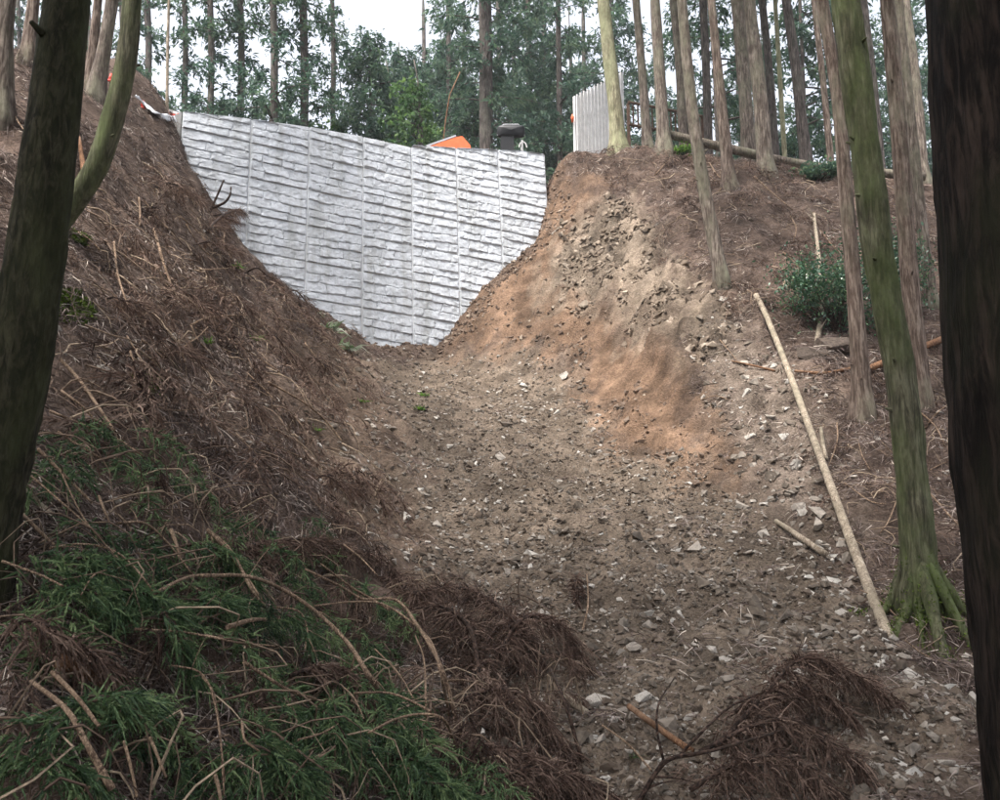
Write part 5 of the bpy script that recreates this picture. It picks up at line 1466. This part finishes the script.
def tuft(label, x, y, hpx, n, mat, seed, name='grass_tuft', cat='plant', wpx=2.2, bend=0.8, spread=0.7):
    rng = np.random.default_rng(seed); p = hit(x, y); d = p[1]; H = hpx / FPX * d
    g = Geo()
    P0 = rng.normal(0, H * 0.22, (n, 3)) * np.array([1, 1, 0.0])
    D = np.stack([rng.normal(0.1, spread, n), rng.normal(-0.2, spread, n), rng.uniform(0.5, 1.0, n)], 1)
    strands(g, P0, D, H * rng.uniform(0.6, 1.3, n), rng.uniform(0.3, 1.0, n) * bend, n_needle=0, core=wpx / FPX * d * 0.5, rng=rng)
    return tag(link(name, g.mesh(name, mat), None, p), label, cat, kind=None)
for k, (x, y, h, n, lab) in enumerate([(330, 330, 22, 40, 'upper clump of whitish bamboo grass in front of the wall foot'), (345, 350, 24, 46, 'lower clump of whitish bamboo grass at the slope edge'), (318, 316, 14, 24, 'small pale grass clump highest on the slope edge')]):
    tuft(lab, x, y, h, n, M['sasa'], 700 + k, 'bamboo_grass', 'grass', 3.4, 1.0)
for k, (x, y, h, lab) in enumerate([(424, 396, 8, 'tiny bright green sprig on the gravel'), (360, 402, 9, 'green sprig at the foot of the left slope'), (316, 431, 9, 'green sprig above a pale stone on the left slope'),
                                    (205, 343, 12, 'low green plant beside the hooked stick'), (255, 340, 12, 'faint green plant halfway down the left slope'), (237, 268, 10, 'green sprig close to the wall on the left slope'),
                                    (325, 266, 7, 'weed growing out of the wall face'), (630, 757, 14, 'dark green sprig in the foreground gravel'), (420, 410, 8, 'bluish green sprig at the gravel edge')]):
    tuft(lab, x, y, h, 30, M['grass'] if k != 7 else M['green'], 720 + k, 'green_sprig', 'plant', 1.6, 0.6, 0.9) if k != 6 else None

def moss_patch(label, x, y, rx, ry, seed):
    rng = np.random.default_rng(seed)
    c = hit(x, y); n = 500
    a = rng.uniform(0, 6.28, n); r = np.sqrt(rng.random(n))
    R = rx / FPX * c[1]
    X = c[0] + r * np.cos(a) * R; Y = c[1] + r * np.sin(a) * R * (ry / rx) * 2.0
    P = np.stack([X, Y, height(X, Y)], 1)
    g = Geo()
    D = normal(X, Y) + rng.normal(0, 0.4, P.shape)
    strands(g, P - c, D, rng.uniform(0.02, 0.06, n), rng.uniform(0.1, 0.5, n), n_needle=3, core=0.012, nw=0.006, needle=0.03, rng=rng)
    tag(link('moss_patch', g.mesh('moss_patch', M['moss']), None, c), label, 'moss', kind='stuff')
moss_patch('bright green moss patch right of the dark foreground trunk', 74, 314, 16, 12, 1)
moss_patch('yellow-green moss on the stones of the left slope', 142, 388, 10, 14, 2)
moss_patch('moss at the foot of the bent cedar', 78, 240, 8, 8, 3)

# ------------------------------------------------------------------ labels that single out the look-alikes
ORD = 'first second third fourth fifth sixth seventh eighth ninth tenth eleventh twelfth thirteenth fourteenth fifteenth sixteenth'.split()
def top_objects(group):
    bpy.context.view_layer.update()
    r = [o for o in bpy.data.objects if o.parent is None and o.get('group') == group]
    return sorted(r, key=lambda o: project(np.array(o.matrix_world.translation))[0])
for grp, txt in ((FAR, 'cedar against the white sky above the left half of the wall, {} from the left'),
                 ('dense cedars behind the right half of the wall', 'dense dark cedar behind the wall and fence, {} from the left'),
                 ('far cedars of the plantation on the right', 'shadowy far cedar behind the right bank, {} from the left'),
                 ('far cedars behind the left bank', 'far cedar glimpsed behind the left bank, {} from the left'),
                 ('dead sprays on the left slope', 'dead brown cedar spray heaped on the left slope, {} from the left')):
    for i, o in enumerate(top_objects(grp)): o['label'] = txt.format(ORD[i] if i < 16 else 'last')
MARKS = [((40, 430), 'the dark foreground trunk'), ((80, 205), 'the bent cedar foot'), ((215, 200), 'the dark forked branch'), ((74, 314), 'the bright moss patch'),
         ((142, 388), 'the yellow-green moss'), ((320, 320), 'the wall foot'), ((195, 330), 'the hooked stick'), ((300, 440), 'the pale slope stones'), ((84, 671), 'the thick cut log'), ((40, 780), 'the lower left corner'),
         ((300, 600), 'the long arching branch'), ((424, 714), 'the hoop-shaped branch'), ((250, 795), 'the bottom edge'), ((130, 560), 'the upper green boughs'),
         ((860, 500), 'the long pale pole'), ((925, 420), 'the mossy cedar'), ((760, 180), 'the fallen log'), ((815, 250), 'the leafy shrub'), ((725, 300), 'the bent slender cedar'), ((925, 610), 'the mossy roots')]
used = set()
for grp, what in ((G1, '{} bare branch in the brush pile near {}'), (G2, '{} stick on the left slope near {}'), (G3, '{} pale twig on the right slope near {}'), (GB, '{} green cedar bough near {}')):
    for o in top_objects(grp):
        me = o.data if o.data else [c for c in o.children if c.name.startswith('stem')][0].data
        co = np.empty(len(me.vertices) * 3); me.vertices.foreach_get('co', co); co = co.reshape(-1, 3) + np.array(o.location)
        px, py = project(co); w, h = np.ptp(px), np.ptp(py); L = math.hypot(w, h)
        cx, cy = px.mean(), py.mean()
        size = 'short' if L < 34 else 'long' if L > 70 else 'medium'
        lean = 'upright' if h > 2 * w else 'level' if w > 2.2 * h else 'slanting'
        side = sorted(MARKS, key=lambda m: (m[0][0] - cx) ** 2 + (m[0][1] - cy) ** 2)
        for (q, nm) in side:
            lab = what.format(size + ' ' + lean, nm)
            if lab in used:
                lab = lab.replace(' near ', ' just above ' if cy < q[1] else ' just below ')
            if lab not in used: break
        used.add(lab); o['label'] = lab

# ------------------------------------------------------------------ thin haze added to soften and wash out the distance
def build_haze():
    g = Geo(); box(g, (0, 45, 2), 420, 170, 110)
    m = bpy.data.materials.new('added_haze'); m.use_nodes = True
    n, l = m.node_tree.nodes, m.node_tree.links
    n.remove(n['Principled BSDF'])
    v = n.new('ShaderNodeVolumePrincipled')
    v.inputs['Color'].default_value = (0.92, 0.95, 1.0, 1)
    v.inputs['Density'].default_value = 0.001
    l.new(v.outputs[0], n['Material Output'].inputs['Volume'])
    tag(link('haze', g.mesh('haze', m)), 'thin pale haze added to soften and wash out the far trees', 'haze', kind='stuff')
build_haze()
